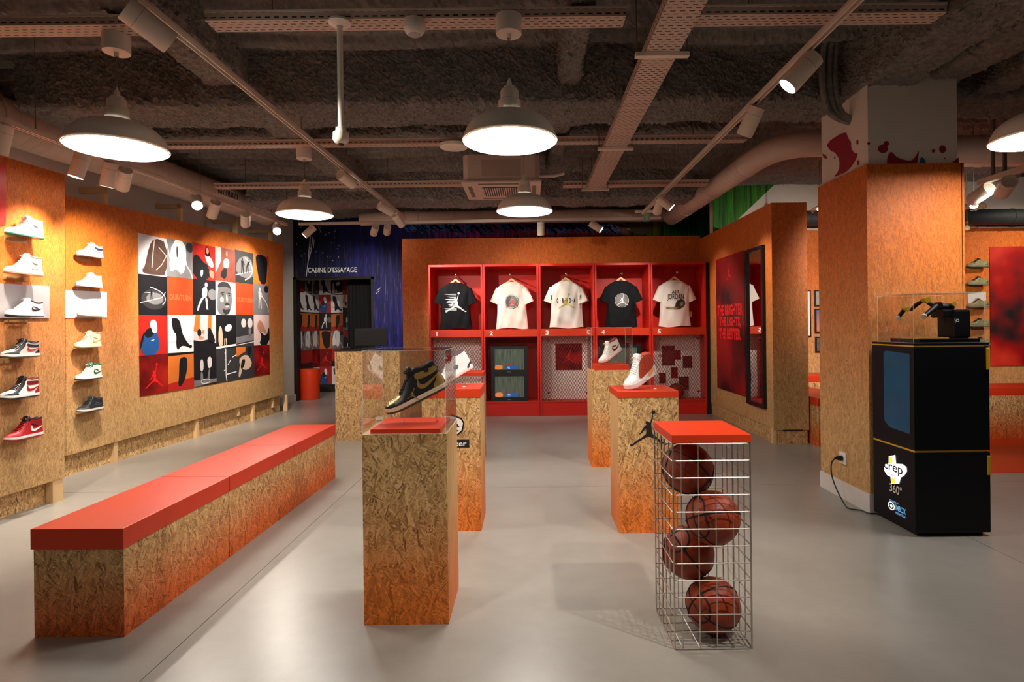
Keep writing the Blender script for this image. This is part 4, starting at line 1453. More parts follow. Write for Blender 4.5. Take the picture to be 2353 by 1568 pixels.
SHOE = {}
def get_shoe(st):
    if st in SHOE:
        return SHOE[st]
    d = shoe_meshes(st)
    s = STY[st]; sh = s['sole']
    T = lambda u: S_top(st, u)
    pt = {}
    pt['toe_guard'] = P(st, [(.003, sh * .6 + .008), (.02, .040), (.10, .043), (.20, .046), (.25, .054), (.29, .060), (.30, .050), (.34, sh), (.2, sh * .8), (.08, sh * .8 + .004)])
    pt['eyestay'] = P(st, [(.275, T(.275) - .006), (.40, T(.40) - .002), (.53, T(.53) - .002), (.57, T(.57) - .010), (.55, T(.55) - .032), (.44, T(.44) - .036), (.36, T(.36) - .034), (.30, sh + .012), (.27, sh + .022)])
    pt['heel_panel'] = P(st, [(.80, sh * .8), (.995, sh * .8), (.985, T(.95) * .60), (.93, T(.93) * .60), (.87, T(.87) * .40), (.80, sh + .014)])
    pt['collar_panel'] = P(st, [(.595, T(.6) * .66), (.72, T(.7) * .64), (.86, T(.86) * .66), (.965, T(.95) * .70), (.955, T(.95) - .020), (.86, T(.86) - .018), (.72, T(.72) - .018), (.60, T(.61) - .018)])
    sc = .34 * s['L']
    z0 = sh + .006; zh = min(T(.9) * .66, .10) - z0
    pt['swoosh'] = [(.575 * s['L'] + x * sc * 1.13, z0 + .012 + y * zh * .9) for x, y in SWOOSH]
    pt['dark_patch'] = P(st, [(.60, T(.6) * .72), (.66, T(.66) * .62), (.76, T(.76) * .58), (.82, T(.8) * .62), (.70, T(.7) * .68)])
    pp = {k: side_patch(st, v, .0030 if k == 'swoosh' else (.0026 if k == 'dark_patch' else .0016)) for k, v in pt.items()}
    SHOE[st] = (d, pp)
    return SHOE[st]

def leather(c, rough=.42):
    n = 'leather_%d_%d_%d_%d' % (*c, int(rough * 100))
    return mat(n, rgb(*c), rough, var=.05, vs=40, bump=.12, bs=500)

def shoe(label, st, cols, M4=None, group='sneakers', skip=()):
    """cols: part name -> rgb; M4 world matrix of the shoe (toe towards local -x)"""
    d, pp = get_shoe(st)
    t = thing('sneaker', label, 'sneaker', (0, 0, 0), 0, group)
    for k in ('outsole', 'midsole', 'upper', 'lining', 'collar', 'tongue', 'laces'):
        link(k, d[k], leather(cols.get(k, cols['upper']), .8 if k in ('laces', 'lining', 'outsole') else .45), t)
    for k, (a, b) in pp.items():
        if k in skip or k not in cols:
            continue
        for me in (a, b):
            link(k, me, leather(cols[k]), t)
    if M4 is not None:
        t.matrix_world = M4
    return t
W_ = (228, 226, 220)
def colr(upper, **kw):
    d = dict(upper=upper, outsole=W_, midsole=W_, lining=upper, collar=upper, tongue=upper, laces=upper)
    d.update(kw)
    return d

# ---- ledges and sneakers on the left walls
LEDGE = acrylic('ledge_acrylic', (.93, .9, .85, 1), 1.3)
LEDGE2 = mat('ledge_frosted', rgb(176, 132, 84), .35, var=.1)
def ledge(p, along, out, label, w=.18):
    """clear wall ledge, p = middle of its rear top edge on the wall face"""
    t = thing('shelf_ledge', label, 'ledge', p, 0, 'clear sneaker ledges')
    m = MB(); m.obox(p + out * .06 - UP * .003, along, out, UP, w, .12, .006); m.build('plate', CLEAR, t)
    m = MB(); m.obox(p + out * .002 - UP * .020, along, UP, out, w, .034, .004); m.build('wall_flange', LEDGE2, t)
    for k in (-1, 1):
        m = MB(); m.cyl(p + along * k * w * .35 - UP * .020 + out * .003, p + along * k * w * .35 - UP * .020 + out * .007, .005, n=10); m.build('screw', CHROME, t)
    return t
def wall_shoe(hitf, out, along, px, py, label, st, cols, scale=.94, lab_l=None, toe_dir=-1, yaw=0.0, ledge_w=.18, gp='sneakers on the wall ledges'):
    """px,py = middle of the sole on the wall"""
    base = hitf(px, py)
    # the shoe stands ~7 cm off the wall: slide so that it still covers the pixel
    c = CAM + (base - CAM) * ((base - CAM).dot(out) + .07) / (base - CAM).dot(out) if abs((base - CAM).dot(out)) > 1e-6 else base
    foot = c - out * ((c - base).dot(out))
    rail = Vector((foot.x, foot.y, c.z))
    rail = rail - out * ((rail - base).dot(out))
    ledge(rail, along, out, lab_l, ledge_w)
    fx = along * (-toe_dir)                     # local +x (heel) direction
    a = Matrix.Rotation(yaw, 4, 'Z')
    fx = (a @ fx).normalized(); fy = UP.cross(fx)
    M = frame_mat((c.x, c.y, c.z + .001), fx, fy, UP) @ Matrix.Scale(scale, 4)
    return shoe(label, st, cols, M, gp)
blk = (22, 22, 26); red = (176, 20, 32); cream = (236, 222, 192); silv = (196, 198, 202); gum = (206, 170, 140)
NEAR = [
 (57, 545, 'white sneaker with a green sole and pale grey stripe', 'high', colr(W_, outsole=(20, 92, 62), swoosh=(206, 214, 214), dark_patch=(60, 62, 66), tongue=(210, 212, 214))),
 (55, 632, 'cream white sneaker with a gum-pink sole', 'high', colr((240, 232, 218), outsole=(196, 130, 104), midsole=(240, 228, 208), swoosh=(232, 214, 200), dark_patch=(92, 72, 60), tongue=(232, 220, 206))),
 (57, 729, 'white sneaker with a black stripe in front of the grey card', 'mid', colr(W_, outsole=(20, 22, 26), swoosh=blk, dark_patch=blk, lining=(40, 38, 40), collar=(60, 58, 60), tongue=(200, 200, 202))),
 (47, 822, 'black and silver sneaker with a red stripe and red lining', 'mid', colr((170, 164, 158), toe_guard=blk, eyestay=blk, swoosh=red, collar_panel=blk, heel_panel=blk, lining=(150, 20, 30), collar=blk, tongue=blk, laces=(40, 40, 44), midsole=(236, 230, 214), outsole=(60, 56, 52))),
 (46, 915, 'white sneaker with black overlays and burgundy heel', 'high', colr((232, 226, 216), toe_guard=blk, eyestay=blk, swoosh=(150, 16, 30), heel_panel=(150, 16, 30), collar_panel=(104, 10, 22), collar=(104, 10, 22), tongue=blk, laces=blk, lining=blk, midsole=W_, outsole=blk)),
 (55, 1008, 'black and red sneaker with a white stripe, lowest on the tall wall', 'high', colr((176, 18, 28), toe_guard=(176, 18, 28), eyestay=(150, 14, 24), swoosh=W_, dark_patch=blk, collar_panel=(130, 12, 22), collar=blk, tongue=blk, laces=red, lining=blk, heel_panel=(176, 18, 28), midsole=W_, outsole=(150, 16, 24))),
]
for i, (px, py, lb, st, c) in enumerate(NEAR):
    wall_shoe(onN, LN, LD, px, py, lb, st, c, lab_l='clear ledge under the ' + lb.split(',')[0].split(' in front')[0])
FAR = [
 (207, 591, 'white and grey sneaker with a dark navy collar', 'mid', colr((236, 236, 238), eyestay=(204, 208, 216), swoosh=(120, 126, 136), collar_panel=(40, 44, 66), lining=(30, 34, 56), heel_panel=(224, 224, 228), dark_patch=(60, 66, 84), tongue=(180, 184, 196), midsole=(232, 230, 228))),
 (205, 660, 'all-white plain sneaker above the white card', 'mid', colr((244, 244, 242))),
 (209, 727, 'all-white sneaker with a pink sole in front of the white card', 'mid', colr((244, 242, 240), swoosh=(236, 236, 236), outsole=(214, 186, 172), lining=(140, 140, 144))),
 (202, 799, 'cream sneaker with tan collar and gum sole', 'high', colr((232, 214, 176), swoosh=(206, 168, 130), outsole=(190, 130, 90), midsole=(238, 220, 190), lining=(180, 140, 100), dark_patch=(160, 130, 96))),
 (204, 872, 'off-white sneaker with a dark green stripe', 'high', colr((228, 222, 208), swoosh=(24, 84, 56), collar=(60, 110, 88), tongue=(60, 110, 90), dark_patch=(60, 66, 70), outsole=(40, 44, 44), midsole=(236, 232, 222))),
 (207, 945, 'dark charcoal sneaker with a white sole', 'mid', colr((40, 44, 48), toe_guard=(70, 72, 76), eyestay=(30, 34, 38), swoosh=(64, 66, 70), collar_panel=(30, 34, 38), heel_panel=(52, 54, 58), midsole=(216, 212, 200), outsole=(60, 58, 56), lining=blk, laces=(30, 32, 36), dark_patch=(90, 90, 92))),
]
for i, (px, py, lb, st, c) in enumerate(FAR):
    wall_shoe(onL, LN, LD, px, py, lb, st, c, lab_l='clear ledge under the ' + lb.split(' in front')[0].split(' above')[0])
# backing cards behind the third row
def wallcard(hitf, n, corners, m, label, th=.006):
    pts = [hitf(a, b) + n * .008 for a, b in corners]
    c = sum(pts, Vector()) / 4
    t = thing('backing_card', label, 'card', c, 0, 'sneaker backing cards')
    wall_panel('card', pts, n, th, m, t)
    return t
CARD_G = mat('grey_print', rgb(168, 162, 164), .45, var=.12, vs=2)
CARD_W = mat('white_print', rgb(220, 218, 222), .45, var=.03, vs=2)
wallcard(onN, LN, [(-30, 731), (112, 731), (112, 658), (-30, 650)], CARD_G, 'grey printed card behind the white sneaker with the black stripe')
wallcard(onL, LN, [(149, 731), (244, 730), (244, 671), (149, 667)], CARD_W, 'white printed card behind the all-white sneaker')
rp = thing('wall_poster', 'plain red poster hanging on the tall sneaker wall', 'poster', onN(0, 450))
wall_panel('sheet', [onN(-60, 530) + LN * .008, onN(11, 517) + LN * .008, onN(12, 378) + LN * .008, onN(-60, 362) + LN * .008], LN, .006, RED_DEEP, rp)

# ---- sneakers on the pedestals
CLR_BAR = acrylic('clear_bar', (.99, .98, .97, 1), 1.8)
def stand_sneaker(label, st, cols, c, pitch, yaw, scale, lab_stand, base_z, skip=(), group='sneakers on the pedestals'):
    """c = sole centre; pitch raises the heel; toe to the picture's left"""
    M = Matrix.Translation(c) @ Matrix.Rotation(yaw, 4, 'Z') @ Matrix.Rotation(-pitch, 4, 'Y') @ Matrix.Scale(scale, 4)
    sh_ = shoe(label, st, cols, M, group, skip)
    # z-shaped clear riser
    t = thing('sneaker_riser', lab_stand, 'stand', (c[0], c[1], base_z), 0, 'clear sneaker risers')
    M2 = Matrix.Translation(c) @ Matrix.Rotation(yaw, 4, 'Z')
    dx = math.cos(pitch); dz = math.sin(pitch)
    def w(x, y, z): return M2 @ Vector((x, y, z))
    r = M2.to_3x3() @ Vector((1, 0, 0)); n = M2.to_3x3() @ Vector((0, 1, 0))
    sl = (r * dx + UP * dz).normalized(); sn = (-r * dz + UP * dx).normalized()
    m = MB(); m.obox(Vector(c) + sl * .01 * scale - sn * .0028, sl, n, sn, .17 * scale, .05, .004); m.build('slope_plate', CLR_BAR, t)
    lo = Vector(c) - sl * .075 * scale
    hi = Vector(c) + sl * .09 * scale
    m = MB(); m.obox(Vector((lo.x, lo.y, (lo.z + base_z) / 2)), r, n, UP, .004, .05, max(.006, abs(lo.z - base_z))); m.build('front_leg', CLR_BAR, t)
    m = MB(); m.obox(Vector((hi.x, hi.y, (hi.z + base_z) / 2)), r, n, UP, .012, .03, max(.006, hi.z - base_z - .004)); m.build('rear_post', CLR_BAR, t)
    return sh_
gold = (150, 120, 58); gold2 = (206, 176, 104)
G = colr((20, 22, 26), toe_guard=(24, 26, 30), upper_=gold, collar_panel=gold, heel_panel=gold, swoosh=gold, midsole=(236, 218, 192), outsole=(70, 60, 50), tongue=(20, 20, 24), laces=(16, 16, 18), lining=(16, 16, 20))
c1 = at(962, 922, 2.81)
s1 = stand_sneaker('black and gold high-top sneaker tilted on a clear riser', 'high', G, c1, R(24.5), R(14), 1.03, 'clear riser under the black and gold sneaker', .874)
# gold toe box and ankle emblem
tb = side_patch('high', P('high', [(.03, .040), (.06, .056), (.15, .064), (.25, .070), (.31, .066), (.30, .054), (.22, .047), (.12, .044)]), .0014)
for me in tb:
    link('toe_box', me, mat('gold_metallic', rgb(*gold2), .3, metal=.6), s1)
em = side_patch('high', [(x * .30 + .80 * .30 - .0, z) for x, z in [(u * .042, .119 + v * .011) for u, v in ell(0, 0, 1, 1, 12)]], .0036)
for me in em:
    link('ankle_emblem', me, INK, s1)
# hang tag: gold leaping figure
tagc = at(948, 905, 2.745)
decal(scaled(LEAPER, .050), frame_mat(tagc, Vector((1, 0, 0)), UP, Vector((0, -1, 0))), mat('gold_metallic', rgb(*gold2), .3, metal=.6), s1, 'hang_tag')
bpy.context.view_layer.update()
def keep_world(o, par):
    M = o.matrix_basis.copy()
    o.matrix_local = par.matrix_world.inverted() @ M
for o in s1.children:
    if o.name.startswith('hang_tag'):
        o.matrix_local = s1.matrix_world.inverted() @ frame_mat(tagc, Vector((1, 0, 0)), UP, Vector((0, -1, 0)))

nav = (52, 54, 74)
c2 = at(1046, 884, 4.02); c2.z = max(c2.z, .989)
s2 = stand_sneaker('white and navy bulky sneaker with a red-lined collar, on the badge pedestal', 'high', colr((226, 224, 224), toe_guard=(226, 224, 224), lining=(120, 16, 26), collar=nav, tongue=(130, 30, 40), outsole=(226, 190, 182), midsole=(226, 222, 222), heel_panel=(224, 222, 224)),
              c2, R(26), R(28), .98, 'clear riser under the white and navy sneaker', .926)
def extra(sh_, st, pts, col, name, off=.0032, sm=1):
    for me in side_patch(st, P(st, pts, sm), off):
        link(name, me, leather(col), sh_)
extra(s2, 'high', [(.50, .055), (.56, .078), (.67, .076), (.62, .048)], (92, 92, 104), 'side_patch')
extra(s2, 'high', [(.80, .022), (.92, .050), (1.0, .050), (.98, .026), (.93, .040), (.86, .012)], nav, 'heel_patch', .0045)
extra(s2, 'high', [(.02, .016), (.10, .014), (.14, .030), (.16, .048), (.06, .050), (.03, .036)], nav, 'toe_patch', .0055)
extra(s2, 'high', [(.22, .016), (.34, .012), (.44, .026), (.36, .036), (.26, .032)], (150, 90, 96), 'sole_patch', .0055)

c3 = at(1404, 822, 5.70); c3.z += .004
s3 = stand_sneaker('white high-top sneaker with a burgundy stripe and collar under the clear cover', 'high', colr((226, 218, 210), swoosh=(110, 14, 34), collar=(120, 14, 30), lining=(120, 14, 30), dark_patch=(110, 14, 34), midsole=(226, 200, 190), outsole=(150, 60, 60), tongue=(230, 224, 216)),
              c3, R(26), R(33), 1.0, 'clear riser under the white and burgundy sneaker', .955)

c4 = at(1473, 882, 3.92); c4.z = max(c4.z, .955)
s4 = stand_sneaker('white and brick-red bulky high-top sneaker with laces tied, on the leaping-figure pedestal', 'bulk', colr((226, 224, 222), lining=(176, 60, 36), collar=(190, 62, 36), midsole=(226, 224, 222), outsole=(222, 208, 202)),
              c4, R(20), R(38), 1.0, 'clear riser under the white and brick-red sneaker', .906)
br = (168, 58, 34)
extra(s4, 'bulk', [(.32, .046), (.37, .080), (.47, .122), (.57, .152), (.68, .160), (.86, .152), (.94, .148), (.965, .11), (.95, .070), (.80, .052), (.6, .042), (.42, .036)], br, 'quilted_panel', .0022)
for u_, z_ in [(.41, .06), (.48, .08), (.48, .056), (.55, .10), (.55, .075), (.63, .115), (.63, .09), (.63, .065), (.72, .125), (.72, .10), (.72, .075), (.81, .125), (.81, .10), (.81, .075), (.89, .128), (.89, .10), (.89, .08), (.55, .125), (.63, .138)]:
    extra(s4, 'bulk', [(u_ - .012, z_ + .004), (u_ + .012, z_ + .007), (u_ + .016, z_ + .002), (u_ - .008, z_ - .002)], (120, 34, 20), 'dimple', .0034, 1)
extra(s4, 'bulk', [(.46, .004), (.56, .020), (.70, .046), (.86, .060), (.88, .040), (.74, .020), (.60, .003)], (222, 160, 110), 'tan_shank', .0042)
extra(s4, 'bulk', [(.86, .012), (.98, .020), (1.0, .050), (.94, .060), (.88, .042)], (236, 232, 232), 'heel_pod', .007)
extra(s4, 'bulk', [(.50, .002), (.62, .002), (.66, .018), (.58, .026), (.50, .016)], (238, 234, 234), 'sole_pod', .007)
TG = thing('price_tag', 'tiny white tag lying on the red top of the badge pedestal', 'tag', at(1066, 886, 3.95))
TG.location.z = .9265
MB().box(-.008, .008, -.008, .008, 0, .004).build('tag', INK_W, TG, world=False)
TG = thing('price_tag', 'tiny white tag lying on the red top beside the brick-red sneaker', 'tag', at(1505, 892, 3.88))
TG.location.z = .9065
MB().box(-.008, .008, -.008, .008, 0, .004).build('tag', INK_W, TG, world=False)

# ================================================================== T-SHIRTS
def cloth(c, name):
    return mat(name, rgb(*c), .9, spec=.2, var=.05, vs=9, bump=.25, bs=700)
TORSO = [(0.0, .246, .050), (.10, .232, .060), (.25, .220, .068), (.40, .218, .070), (.50, .226, .066), (.56, .234, .058), (.61, .220, .048), (.65, .170, .038), (.68, .116, .028), (.695, .085, .020)]
def tor(z):
    for (a, w0, d0), (b, w1, d1) in zip(TORSO, TORSO[1:]):
        if z <= b:
            t = (z - a) / (b - a)
            return w0 + (w1 - w0) * t, d0 + (d1 - d0) * t
    return TORSO[-1][1:]
def fold(x, z, seed):
    return .013 * math.sin(x * 23 + seed + z * 7) * (1 - z) + .008 * math.sin(x * 41 - z * 13 + seed * 2) + .004 * math.sin(z * 31 + x * 17 + seed)
def shirt_front(x, z, seed=0):
    w, d = tor(z)
    e = max(0.0, 1 - abs(x / w) ** 3.0)
    return -(d * math.sqrt(e)) - fold(x, z, seed) * e ** .5
def torso_mesh(seed):
    mb = MB(); rings = []
    n = 44
    for i in range(31):
        z = .695 * i / 30
        w, d = tor(z)
        r = []
        for k in range(n):
            a = 2 * math.pi * k / n
            cx, sx_ = math.cos(a), math.sin(a)
            x = w * math.copysign(abs(cx) ** .7, cx)
            e = max(0.0, 1 - abs(x / w) ** 3.0)
            y = math.copysign(1, sx_) * d * math.sqrt(e)
            y += (-fold(x, z, seed) if sx_ < 0 else fold(x, z, seed + 2)) * e ** .5
            r.append((x, y, z + (.012 * math.sin(x * 14 + seed) if i == 0 else 0)))
        rings.append(r)
    mb.loft(rings)
    return mb.mesh('torso', smooth=True)
def sleeve_mesh(k, seed):
    mb = MB(); rings = []
    p0 = Vector((.158, 0, .585)); p1 = Vector((.248, 0, .375))
    d = (p1 - p0).normalized(); u = Vector((d.z, 0, -d.x)) * -1
    n = 22
    for i in range(9):
        t = i / 8
        c = p0.lerp(p1, t)
        ra = .082 + .006 * t; rb = .042 + .006 * t
        r = []
        for j in range(n):
            a = 2 * math.pi * j / n
            q = c + u * ra * math.cos(a) + Vector((0, 1, 0)) * (rb * math.sin(a) + .004 * math.sin(a * 5 + t * 6 + seed))
            r.append((k * q.x, q.y, q.z))
        rings.append(r)
    mb.loft(rings)
    return mb.mesh('sleeve', smooth=True)
CHR = mat('chrome', rgb(220, 220, 220), .12, metal=1, var=0)
WOODH = mat('hanger_wood', rgb(222, 184, 138), .5, var=.1, vs=30)
_tm = {}
def tshirt(cx, z0, y, col, mname, label, prints, seed, hlabel, sc=1.0, rib=None, hook_z=2.10):
    m = cloth(col, mname)
    t = thing('t_shirt', label, 't-shirt', (cx, y, z0), 0, 't-shirts hanging in the lockers')
    t.scale = (sc, sc, sc)
    link('torso', torso_mesh(seed), m, t)
    for k in (-1, 1):
        link('sleeve', sleeve_mesh(k, seed), m, t)
    mb = MB(); mb.tube([(math.cos(a) * .082, math.sin(a) * .026 - .004, .688 - .030 * max(0, -math.sin(a))) for a in [2 * math.pi * i / 28 for i in range(29)]], .009, 7, cap=False)
    link('collar', mb.mesh('collar', smooth=True), m, t)
    link('neck_opening', flat_mesh([[(math.cos(a) * .076, math.sin(a) * .024) for a in [2 * math.pi * i / 24 for i in range(24)]]]), cloth(tuple(int(c * .75) for c in col), mname + '_shaded'), t).matrix_local = Matrix.Translation((0, -.004, .6965))  # disc in darkened jersey colour stands in for shade inside the neck
    lettering('x', Matrix.Identity(4), .02, .012, mat('neck_print_' + mname, rgb(*((230, 230, 230) if col[0] < 90 else (120, 116, 110))), .7), t, 'neck_print').matrix_local = frame_mat((0, .004, .676), (1, 0, 0), (0, 0, 1), (0, -1, 0))
    for polys, pm, nm in prints:
        me = drape(polys, lambda a, b: (a, shirt_front(a, b, seed) - .006, b), 5)
        link(nm, me, pm, t)
    # hanger
    h = thing('clothes_hanger', hlabel, 'hanger', (cx, y, z0 + .70 * sc), 0, 'wooden hangers in the lockers')
    mb = MB(); rings = []
    for i in range(17):
        f = i / 8 - 1
        zz = .040 - .115 * abs(f) ** 1.05
        rings.append([(f * .15, -.010, zz - .016), (f * .15, .010, zz - .016), (f * .15, .010, zz + .016), (f * .15, -.010, zz + .016)])
    mb.loft(rings); mb.build('shoulder_bar', WOODH, h, world=False, smooth=False)
    hz = hook_z - (z0 + .70 * sc)
    pg = min((abs((LKX[i] + LKX[i + 1]) / 2 - cx), (LKX[i] + LKX[i + 1]) / 2 - cx) for i in range(5))[1]      # the peg, seen from the hanger
    mb = MB(); mb.tube([(0, 0, .03), (pg, 0, hz - .032), (pg + .011, 0, hz - .020), (pg + .014, 0, hz - .004), (pg + .009, 0, hz + .0075), (pg, 0, hz + .0105), (pg - .009, 0, hz + .0075), (pg - .014, 0, hz - .003)], .0025, 6)
    mb.build('hook', CHR, h, world=False, smooth=True)
    return t
cx = [(LKX[i] + LKX[i + 1]) / 2 for i in range(5)]
SY = 8.83
# 1 black with speed lines
lp = scaled(LEAPER, .30, .01, .40)
lines = [[(-.16 + a, z - .004), (.02, z - .006), (.02, z + .006), (-.13 + a, z + .003)] for a, z in [(0, .52), (.03, .495), (.05, .47), (.0, .445), (.04, .42), (.02, .395), (.05, .37), (.06, .345), (-.02, .305), (.0, .285)]]
tshirt(cx[0] - .02, 1.30, SY, (20, 22, 26), 'black_jersey', 'black t-shirt with a white leaping figure trailing speed lines', [(lp + lines, INK_W, 'chest_print')], 1.0, 'wooden hanger of the black speed-line t-shirt')
GREY_I = mat('grey_ink', rgb(120, 120, 122), .6, var=.15, vs=60)
def badge(dark):
    c0 = (0, .40)
    a = [(ring_polys(0, .40, .086, .092), INK_W if dark else INK, 'badge_ring'), ([ell(0, .40, .084, .084, 28)], GREY_I, 'badge_disc')]
    return a
def lay(prints):
    return prints
BADGE_W = [([ell(0, .40, .104, .104, 30)], INK, 'badge_ring'), ([ell(0, .40, .099, .099, 30)], INK_W, 'badge_edge'), ([ell(0, .40, .092, .092, 30)], GREY_I, 'badge_disc')]
t2 = tshirt(cx[1] + .01, 1.30, SY, (236, 230, 222), 'white_jersey', 'white t-shirt with a red leaping figure in a grey round badge', BADGE_W + [(scaled(LEAPER, .185, .004, .405), INK_W, 'badge_outline'), (scaled(LEAPER, .166, .004, .405), INK_R, 'badge_figure')], 2.3, 'wooden hanger of the white red-badge t-shirt')
t4 = tshirt(cx[3] + .0, 1.30, SY, (20, 22, 26), 'black_jersey', 'black t-shirt with a white leaping figure in a grey round badge', [([ell(0, .40, .104, .104, 30)], INK_W, 'badge_ring'), ([ell(0, .40, .099, .099, 30)], INK, 'badge_edge'), ([ell(0, .40, .092, .092, 30)], GREY_I, 'badge_disc'), (scaled(LEAPER, .185, .004, .405), INK, 'badge_outline'), (scaled(LEAPER, .166, .004, .405), INK_W, 'badge_figure')], 3.1, 'wooden hanger of the black badge t-shirt')
# stagger stacked prints so that each layer sits above the one below
for t in (t2, t4):
    lay_i = 0
    for o in sorted([c for c in t.children if c.name.startswith('badge')], key=lambda o: ['ring', 'edge', 'disc', 'outline', 'figure'].index(o.name.split('.')[0].split('_')[1])):
        o.location.y = -.002 * lay_i
        lay_i += 1
def text_polys(body, w, h, ox, oz, bold=0.0):
    me = text_mesh(body, w, h, bold)
    return [[(me.vertices[i].co.x + ox, me.vertices[i].co.y + oz) for i in p.vertices] for p in me.polygons]
GOLDI = mat('gold_ink', rgb(206, 180, 84), .5, var=.1)
prl = []
for ch, x, hgt in (('J', -.235, .05), ('O', -.125, .07), ('R', -.045, .07), ('D', .06, .07), ('A', .125, .07)):
    if abs(x) < .2:
        prl.append((text_polys(ch, .024, hgt, x, .405, .03), INK, 'chest_letter'))
for ch, w_l, x in (('A', .016, -.088), ('I', .004, .015), ('R', .014, .095)):
    prl.append((text_polys(ch, w_l, .02, x, .405), INK, 'small_letter'))
tshirt(cx[2] + .035, 1.30, SY + .15, (228, 222, 214), 'white_jersey_b', 'white t-shirt hanging behind the gold-figure one', [], 5.5, 'wooden hanger behind, in the two-shirt locker')
t3 = tshirt(cx[2] - .01, 1.30, SY - .05, (236, 230, 222), 'white_jersey', 'white t-shirt with spaced black letters and a gold leaping figure', prl + [(scaled(LEAPER, .22, .005, .40), GOLDI, 'gold_figure')], 4.2, 'wooden hanger in front, in the two-shirt locker')
for o in t3.children:
    if o.name.startswith('chest_letter') or o.name.startswith('small_letter'):
        o.location.y = -.001
for sx_, ch in ((-1, 'J'), (1, 'N')):
    lettering(ch, Matrix.Identity(4), .026, .07, INK, t3, 'sleeve_letter', bold=.02).matrix_local = frame_mat((sx_ * .218, -.052, .455), (.8, 0, 0.2 * -sx_), (0.1, 0, 1), (0, -1, 0))
# 5 printed
GRY = mat('charcoal_print', rgb(60, 56, 52), .7, var=.5, vs=30)
TAN = mat('tan_print', rgb(150, 130, 92), .7, var=.4, vs=30)
p5 = text_polys('AIR', .12, .055, .0, .515, .01)
p5 += text_polys('JORDAN', .25, .10, .0, .435, .012)
art = [smoothpoly([(-.09, .27), (-.02, .29), (.02, .37), (.08, .42), (.13, .40), (.15, .33), (.11, .28), (.02, .25)], 2), smoothpoly([(-.02, .30), (.02, .40), (.05, .38), (.03, .28)], 1)]
bat = [smoothpoly([(-.15, .285), (-.13, .26), (-.05, .262), (.04, .27), (.04, .285), (-.05, .285), (-.12, .30)], 1), smoothpoly([(.05, .32), (.09, .37), (.12, .36), (.10, .30)], 1)]
t5 = tshirt(cx[4] - .02, 1.30, SY, (236, 230, 222), 'white_jersey', 'white t-shirt with arched lettering over a grey figure print, in the end locker', [(art, GRY, 'figure_print'), (bat, TAN, 'tan_print'), (p5, INK, 'arched_letters')], 6.0, 'wooden hanger of the arched-lettering t-shirt')
for o in t5.children:
    if o.name.startswith('arched'): o.location.y = -.0024
    if o.name.startswith('tan_print'): o.location.y = -.0012
MB().box(.228, .250, -.03, -.028, .14, .22).build('swing_tag', mat('kraft_tag', rgb(170, 120, 80), .7), t5, world=False)
for o in t5.children:
    pass

# ================================================================== COLLAGE AND POSTERS
def pm(name, c, var=.10, vs=6, rough=.5):
    return mat('print_' + name, rgb(*c), rough, spec=.35, var=var, vs=vs)
K = dict(lg=pm('light_grey', (196, 190, 192)), wh=pm('white', (228, 224, 224)), bk=pm('black', (22, 22, 26), .3), dg=pm('dark_grey', (48, 48, 50), .25), mg=pm('mid_grey', (112, 110, 112), .25),
         br=pm('brown', (66, 48, 42), .5, 14), rd=pm('red', (170, 34, 26), .25, 4), org=pm('orange', (196, 66, 32), .3, 6), og=pm('amber', (196, 104, 40), .25, 3), bl=pm('blue', (28, 72, 128), .2),
         sk=pm('skin', (176, 122, 98), .2), tan=pm('tan', (196, 170, 148), .2), pk=pm('pink', (206, 182, 180), .12), tx=pm('orange_text', (236, 104, 60), .05), rust=pm('rust', (134, 66, 50), .4, 9), dr=red_cloud('deep_red_cloud', rgb(58, 6, 8), rgb(120, 16, 14), rgb(160, 30, 20), 3.0), jr=INK_R)
def fig(x, y, s, lean=0.0):
    """small standing figure: head, body, legs"""
    return [ell(x + lean * s, y + .42 * s, .07 * s, .09 * s, 10), [(x - .13 * s + lean * s, y + .33 * s), (x + .13 * s + lean * s, y + .33 * s), (x + .10 * s, y), (x - .10 * s, y)],
            [(x - .10 * s, y), (x - .01 * s, y), (x - .06 * s, y - .42 * s), (x - .13 * s, y - .42 * s)], [(x + .01 * s, y), (x + .10 * s, y), (x + .15 * s, y - .42 * s), (x + .07 * s, y - .42 * s)],
            [(x + .12 * s + lean * s, y + .32 * s), (x + .24 * s, y + .1 * s), (x + .20 * s, y + .06 * s), (x + .10 * s + lean * s, y + .24 * s)]]
arc = lambda cx_, cy_, rx, ry, a0, a1, w: stroke([(cx_ + rx * math.cos(R(a)), cy_ + ry * math.sin(R(a))) for a in range(a0, a1 + 1, 10)], w)
S_ = smoothpoly
